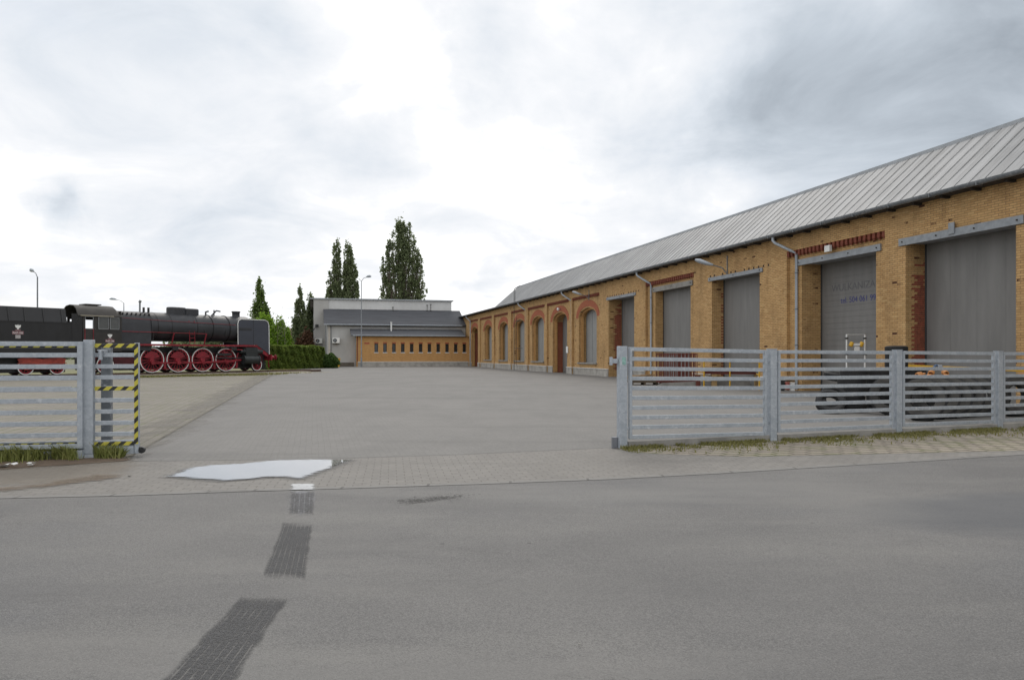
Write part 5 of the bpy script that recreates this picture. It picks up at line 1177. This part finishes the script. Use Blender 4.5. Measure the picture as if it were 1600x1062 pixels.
# low ramp, rusty beams, yellow rail
rp = thing('loading_ramp', 'low concrete loading ramp carrying rusty beams before the plain grey gate', 'ramp', at(1140, 39.2, 0), R(-10))
MB().prism([(-3.6, 0), (-3.4, .14), (1.9, .36), (1.9, 0)], -.1, 2.2).build('slab', CONC, rp)
bt_ = thing('rusty_beam', 'long rust brown steel beam lying level along the loading ramp', 'steel beam', at(1150, 38.6, 0), R(-8))
MB().box(-1.6, 1.35, -.12, .12, .62, .66).box(-1.6, 1.35, -.12, .12, .80, .84).box(-1.6, 1.35, -.02, .02, .661, .799).build('beam', RUST, bt_)
for x in (-1.2, .9): MB().box(x, x+.25, -.2, .2, 0, .618).build('block', mat('ochre_block', (.30, .20, .09), .9, noise=.3), bt_)
bt2 = thing('pale_plank', 'pale yellow plank slanting low between the red racks and the yellow rail', 'plank', at(1103, 39.0, 0), 0)
MB().bar((-.55, 0, .60), (.6, -.1, .52), .18, .05).build('board', WOOD, bt2); MB().box(-.5, -.3, -.1, .1, 0, .57).box(.3, .5, -.15, .1, 0, .50).build('trestle', RUST, bt2)
yr = thing('guard_rail', 'yellow tube guard rail with three posts behind the first fence panel', 'guard rail', at(1100, 38.5, 0), 0)
pz = [Vector(at(1100, 38.5))-Vector(at(1100, 38.5)), Vector(at(1140.5, 37.5))-Vector(at(1100, 38.5)), Vector(at(1186.5, 34.5))-Vector(at(1100, 38.5))]
for i, p in enumerate(pz): MB().tube([(p.x, p.y, 0), (p.x, p.y, (1.30, 1.29, 1.26)[i])], .038, 8).build('post', YELLOW, yr, smooth=50)
MB().tube([(pz[0].x, pz[0].y, 1.30), (pz[1].x, pz[1].y, 1.29), (pz[2].x, pz[2].y, 1.26)], .035, 8).build('top_rail', YELLOW, yr, smooth=50)
MB().tube([(pz[1].x+.8, pz[1].y-1.6, .70), (pz[2].x, pz[2].y, .68)], .03, 8).build('lower_rail', YELLOW, yr, smooth=50)
# red-white foot guards at the near downpipe
t = thing('pipe_guard', 'small red and white guard block at the foot of a grey downpipe', 'guard', (*at(1231, 34.1)[:2], 0), 0)
MB().box(-.30, -.16, -.06, .06, .0, .42).box(-.30, .30, -.05, .05, .421, .46).build('stand', BLACKP, t); MB().box(-.12, .06, -.08, .08, .05, .40).build('red_block', mat('worn_red', (.40, .12, .10), .7, noise=.4, nscale=8), t, bevel=.02); MB().box(.10, .28, -.08, .08, 0, .38).build('white_block', WHITE, t)

# ------------------------------------------------------------------ trees, hedge
def tree(name, label, px, Y, cols, n, seed, m, leaf=.34, group='trees behind the buildings', trunk_r=.25):
    # cols: (px offset of column, py base, py top, half-width px) in photo pixels turned into metres at distance Y
    X = (px-800)/F*Y; rng = np.random.default_rng(seed); k = Y/F
    t = thing(name, label, 'tree', (X, Y, 0), 0, group)
    C = []; Sz = []; tm = MB()
    area = [abs(c[1]-c[2])*c[3] for c in cols]; tot = sum(area)
    for (dx, pb, pt, hw), ar in zip(cols, area):
        z0 = CH+(HZ-pb)*k; z1 = CH+(HZ-pt)*k; r = hw*k; cx = dx*k
        nc = max(18, int(n*ar/tot/26)); H = z1-z0
        # ascending limbs carry the leaf clumps
        nl = 9; limbs = []
        tm.tube([(cx*.3, 0, 0), (cx*.7, 0, z0+H*.15), (cx, 0, z0+H*.6), (cx, 0, z1-.05*H)], [trunk_r, trunk_r*.8, trunk_r*.4, .03], 7)
        for i in range(nl):
            a = rng.uniform(0, 2*math.pi); zb_ = z0+H*rng.uniform(0, .55); zt_ = min(z1-.04*H, zb_+H*rng.uniform(.2, .38)); rt = r*rng.uniform(.35, .8)*(1-.75*((zt_-z0)/H)**1.5)
            tm.tube([(cx, 0, zb_), (cx+math.cos(a)*rt*.75, math.sin(a)*rt*.75, (zb_+zt_)/2), (cx+math.cos(a)*rt, math.sin(a)*rt, zt_)], [trunk_r*.3, trunk_r*.2, .02], 5)
        for i in range(nc):
            u = rng.random()**.9; zz_ = z0+H*u
            prof = min(1, (u+.3)/.5)*(1-u)**.36
            a = rng.uniform(0, 2*math.pi); bump_ = 1+.25*math.sin(a*3+zz_*1.7+seed)
            rr_ = r*prof*bump_*math.sqrt(rng.random())
            c = np.array([cx+math.cos(a)*rr_, math.sin(a)*rr_, zz_]); kk = 26; sg_ = rng.uniform(.12, .34)*max(.4, min(1.2, r/1.5))
            pts = c+rng.normal(size=(kk, 3))*np.array([sg_, sg_, sg_*2.4]); C.append(pts); Sz.append(rng.uniform(leaf*.6, leaf*1.3, kk))
    tm.build('trunk', BARK, t)
    C = np.concatenate(C); Sz = np.concatenate(Sz)
    quads_mesh('crown', C, Sz, rng, m, t, upbias=.6, aspect=1.2)
    return t
def spires(n, hw, top, shoulder, base, seed, w=(5, 8), extra=()):
    r_ = random.Random(seed); out_ = [(0, base, top, w[1])]
    for i in range(n):
        dx = -hw+2*hw*(i+.5)/n+r_.uniform(-2, 2); f_ = min(1, abs(dx)/hw)
        out_.append((dx, base, top+(shoulder-top)*f_**2.0+r_.uniform(0, 12), r_.uniform(*w)))
    return out_+list(extra)
tree('poplar_tree', 'tallest broad poplar towering behind the grey parapet block', 628, 150, spires(12, 30, 341, 400, 484, 3, (6.5, 9.5)), 15000, 3, LEAFP, .29, trunk_r=.30)
tree('poplar_tree', 'tall poplar with a split twin crown behind the grey parapet block', 535, 140, [(-9, 480, 374, 9), (-7, 480, 392, 7), (-13, 480, 405, 6), (-19, 480, 422, 6), (-22, 480, 447, 5), (8, 480, 376, 10), (12, 480, 384, 8), (15, 480, 398, 7), (4, 480, 410, 6), (20, 480, 415, 6), (-2, 482, 440, 6), (23, 480, 440, 4)], 11500, 4, LEAFP, .26, trunk_r=.22)
tree('poplar_tree', 'slender poplar between the hedge and the grey building', 470, 114, [(-1, 548, 452, 7), (-5, 550, 470, 7), (4, 550, 474, 6), (-9, 552, 498, 9), (3, 552, 495, 9)], 7500, 5, LEAFP, .21, trunk_r=.15)
tree('poplar_tree', 'second slender poplar touching the corner of the grey building', 484, 116, [(1, 548, 457, 6.5), (4, 548, 466, 6), (-3, 550, 475, 7), (0, 550, 495, 10)], 6200, 6, LEAFP, .21, trunk_r=.15)
tree('poplar_tree', 'pointed poplar rising right of the locomotive smoke deflector', 410, 112, [(-5, 540, 436, 7.5), (-8, 545, 455, 8), (-1, 545, 455, 8), (4, 545, 470, 9), (-13, 548, 478, 10), (9, 548, 486, 9)], 9000, 7, leaf_mat('mid_green_leaves', (.08, .14, .03), (.21, .29, .08), .5), .21, trunk_r=.15)
tree('broadleaf_tree', 'bright fresh green tree right of the locomotive front', 418, 104, [(-9, 552, 496, 11), (-19, 552, 505, 8), (2, 552, 498, 11), (12, 552, 512, 13), (30, 552, 515, 9), (21, 552, 503, 9), (-26, 552, 520, 7)], 14000, 8, LEAFG, .22, trunk_r=.15)
tree('broadleaf_tree', 'small dark green tree between the bright tree and the poplars', 441, 106, [(0, 552, 516, 9), (7, 552, 525, 9)], 3200, 9, LEAFP, .24, trunk_r=.1)
tree('broadleaf_tree', 'low brown leaved bush against the corner of the grey building', 480, 105, [(0, 552, 521, 11), (-12, 552, 532, 9)], 3200, 10, LEAFB, .22, trunk_r=.08)
# thin bare saplings around the bright tree
for i, (px, py, lab) in enumerate(((394, 492, 'thin bare sapling left of the bright green tree'), (433, 490, 'thin bare sapling with upright twigs inside the bright tree'), (444, 498, 'thin bare sapling right of the bright green tree'))):
    Y = 102; t = thing('sapling', lab, 'sapling', ((px-800)/F*Y, Y, 0), 0, 'bare saplings'); zt = CH+(HZ-py)*Y/F; tm = MB().tube([(0, 0, 0), (.1, 0, zt*.6), (0, 0, zt)], [.05, .035, .012], 5); r_ = random.Random(i)
    for k_ in range(12): z_ = zt*r_.uniform(.45, .9); a = r_.uniform(0, 6.28); tm.tube([(.05, 0, z_), (.05+math.cos(a)*.5, math.sin(a)*.5, z_+.5)], [.02, .008], 4)
    tm.build('trunk', BARK, t); rng2 = np.random.default_rng(40+i); C2 = rng2.normal(size=(90, 3))*np.array([.45, .45, zt*.16])+np.array([0, 0, zt*.78]); quads_mesh('crown', C2, np.full(90, .13), rng2, LEAFP, t)
# hedge
hx0, hy0 = G(420, 577.5); hx1, hy1 = G(507, 575)
hd = Vector((hx1-hx0, hy1-hy0)); HL = hd.length
hedge = thing('hedge', 'clipped dark green hedge between the locomotive front and the grey building', 'hedge', (hx0, hy0, 0), math.atan2(hd.y, hd.x))
rng = np.random.default_rng(77); n = 26000; P = rng.random((n, 3)); face = rng.random(n)
HH = 2.55; HW = 2.6
px_ = P[:, 0]*HL; py_ = P[:, 1]*HW; pz_ = P[:, 2]*HH
fr = face < .5; py_[fr] = np.abs(rng.normal(size=fr.sum()))*.12
tp_ = (face >= .5) & (face < .8); pz_[tp_] = HH-np.abs(rng.normal(size=tp_.sum()))*.12
en = (face >= .8) & (face < .9); px_[en] = HL-np.abs(rng.normal(size=en.sum()))*.1
bumpf = .10*np.sin(px_*2.1)+.08*np.sin(px_*5.3+pz_*3)+.06*np.sin(pz_*7+px_)
py_ = py_+bumpf; pz_ = pz_*(1+.03*np.sin(px_*1.7)+.02*np.sin(px_*4.1))+.04*np.sin(py_*5)
quads_mesh('foliage', np.stack([px_, py_, np.maximum(pz_, .05)], 1), rng.uniform(.10, .24, n), rng, LEAFH, hedge)
MB().box(.3, HL-.3, .35, HW-.2, .0, HH-.35).build('dark_core', mat('hedge_core', (.02, .024, .012), .95, noise=.4, nscale=3), hedge)  # solid near-black box added to keep the inside of the hedge dark
bush = thing('bush', 'rounded fresh green bush at the end of the hedge', 'bush', (*G(514, 575)[:2], 0))
n = 5000; v_ = rng.normal(size=(n, 3)); v_ /= np.linalg.norm(v_, axis=1)[:, None]; rad = 1-.35*rng.random(n)**2; v_ = v_*rad[:, None]*np.array([1.05, 1.0, 1.05])*(1+.12*np.sin(v_[:, :1]*9+v_[:, 2:]*7)); v_[:, 2] = np.abs(v_[:, 2]+.75)*.95
v_[:, 1] += .6
quads_mesh('foliage', v_, rng.uniform(.1, .22, n), rng, leaf_mat('bush_leaves', (.035, .075, .015), (.09, .15, .035), .3), bush)
# yellow grit bin
X, Y = at(526.3, 100.5)[:2]; t = thing('grit_bin', 'yellow grit bin half hidden by the round bush', 'grit bin', (X, Y, 0))
MB().prism([(-.32, 0), (-.38, 1.0), (.38, 1.0), (.32, 0)], -.3, .35).build('body', YELLOW, t, bevel=.04); MB().prism([(-.42, 1.002), (-.36, 1.15), (.36, 1.15), (.42, 1.002)], -.35, .4).build('lid', YELLOW, t, bevel=.03)
# distant shed and gantry seen between the trees
t = thing('distant_shed', 'far red brown shed glimpsed between the trees beyond the hedge', 'shed', at(452, 190, 0))
MB().box(-2.6, 2.2, 0, 8, 0, 6.0).build('wall', mat('shed_wall', (.20, .11, .08), .9, noise=.2), t); MB().prism([(-2.8, 6.01), (-.4, 8.3), (2.4, 6.01)], -.3, 8.3).build('roof', mat('shed_roof', (.16, .10, .085), .9, noise=.2), t)
t = thing('gantry', 'pale blue grey steel gantry far off between the trees', 'gantry', at(458, 210, 0))
MB().bar((-3.2, 0, 8.2), (1.6, 0, 8.6), .4, .5).bar((-3.2, 0, 7.2), (1.6, 0, 7.6), .3, .25).build('bridge', mat('pale_steel', (.32, .37, .42), .6, noise=.1), t)
for x in (-2.6, 1.0): MB().bar((x, 0, 0), (x, 0, 7.2), .35, .35).build('leg', mat('pale_steel_leg', (.32, .37, .42), .6), t)
# far tree line closing the horizon behind the locomotive
rng = np.random.default_rng(9); n = 30000; xx = rng.uniform(-230, -30, n); top = 6+1.8*np.sin(xx*.11)+1.2*np.sin(xx*.37+1)+.7*np.sin(xx*1.1); zz_ = rng.random(n)**.7*top
o = quads_mesh('far_tree_line', np.stack([xx, 270+rng.normal(size=n)*3, zz_], 1), rng.uniform(.6, 1.4, n), rng, LEAFP); tag(o, 'low far-off line of trees on the horizon behind the locomotive', 'woodland', kind='stuff')

# ------------------------------------------------------------------ every far-apart piece of a part becomes a part of its own
def split_pieces():
    skip = ('crown', 'foliage', 'trunk', 'plate_number', 'grass', 'litter', 'wall')
    done = {}; bpy.context.view_layer.update()
    for o in [o for o in bpy.data.objects if o.type == 'MESH' and o.parent and not o.name.startswith(skip)]:
        me = o.data; nv = len(me.vertices)
        if nv > 9000 or me.name in done and done[me.name] == 1: continue
        if me.name not in done:
            par = list(range(nv))
            def find(i):
                while par[i] != i: par[i] = par[par[i]]; i = par[i]
                return i
            for e in me.edges:
                a, b = find(e.vertices[0]), find(e.vertices[1])
                if a != b: par[a] = b
            roots = {}
            for i in range(nv): roots.setdefault(find(i), []).append(i)
            isl = list(roots.values()); k = len(isl)
            if k == 1 or k > 400: done[me.name] = 1; continue
            co = np.array([(o.matrix_world @ v.co)[:] for v in me.vertices]); lo = np.array([co[i].min(0) for i in isl]); hi = np.array([co[i].max(0) for i in isl]); sz = (hi-lo).max(1)
            gap = np.maximum(0, np.maximum(lo[:, None]-hi[None], lo[None]-hi[:, None])); near = np.sqrt((gap**2).sum(2)) <= np.maximum(.02, .5*np.maximum(sz[:, None], sz[None]))
            pr_ = list(range(k))
            def f2(i):
                while pr_[i] != i: i = pr_[i]
                return i
            for a in range(k):
                for b in range(a+1, k):
                    if near[a, b]: pr_[f2(a)] = f2(b)
            grp = {}
            for a in range(k): grp.setdefault(f2(a), []).extend(isl[a])
            if len(grp) == 1: done[me.name] = 1; continue
            news = []
            for vs in grp.values():
                m_ = {v: i for i, v in enumerate(vs)}; ps = [p for p in me.polygons if p.vertices[0] in m_]
                nm = bpy.data.meshes.new(me.name); nm.from_pydata([me.vertices[v].co[:] for v in vs], [], [[m_[v] for v in p.vertices] for p in ps]); nm.update()
                for mm in me.materials: nm.materials.append(mm)
                if ps and ps[0].use_smooth: nm.shade_smooth(); nm.set_sharp_from_angle(angle=R(45))
                news.append(nm)
            done[me.name] = news
        news = done[me.name]; base = o.name.split('.')[0]; old = o.data
        for nm in news[1:]:
            c = o.copy(); c.data = nm; COL.objects.link(c); c.name = base
        o.data = news[0]
        done[news[0].name] = 1
split_pieces()
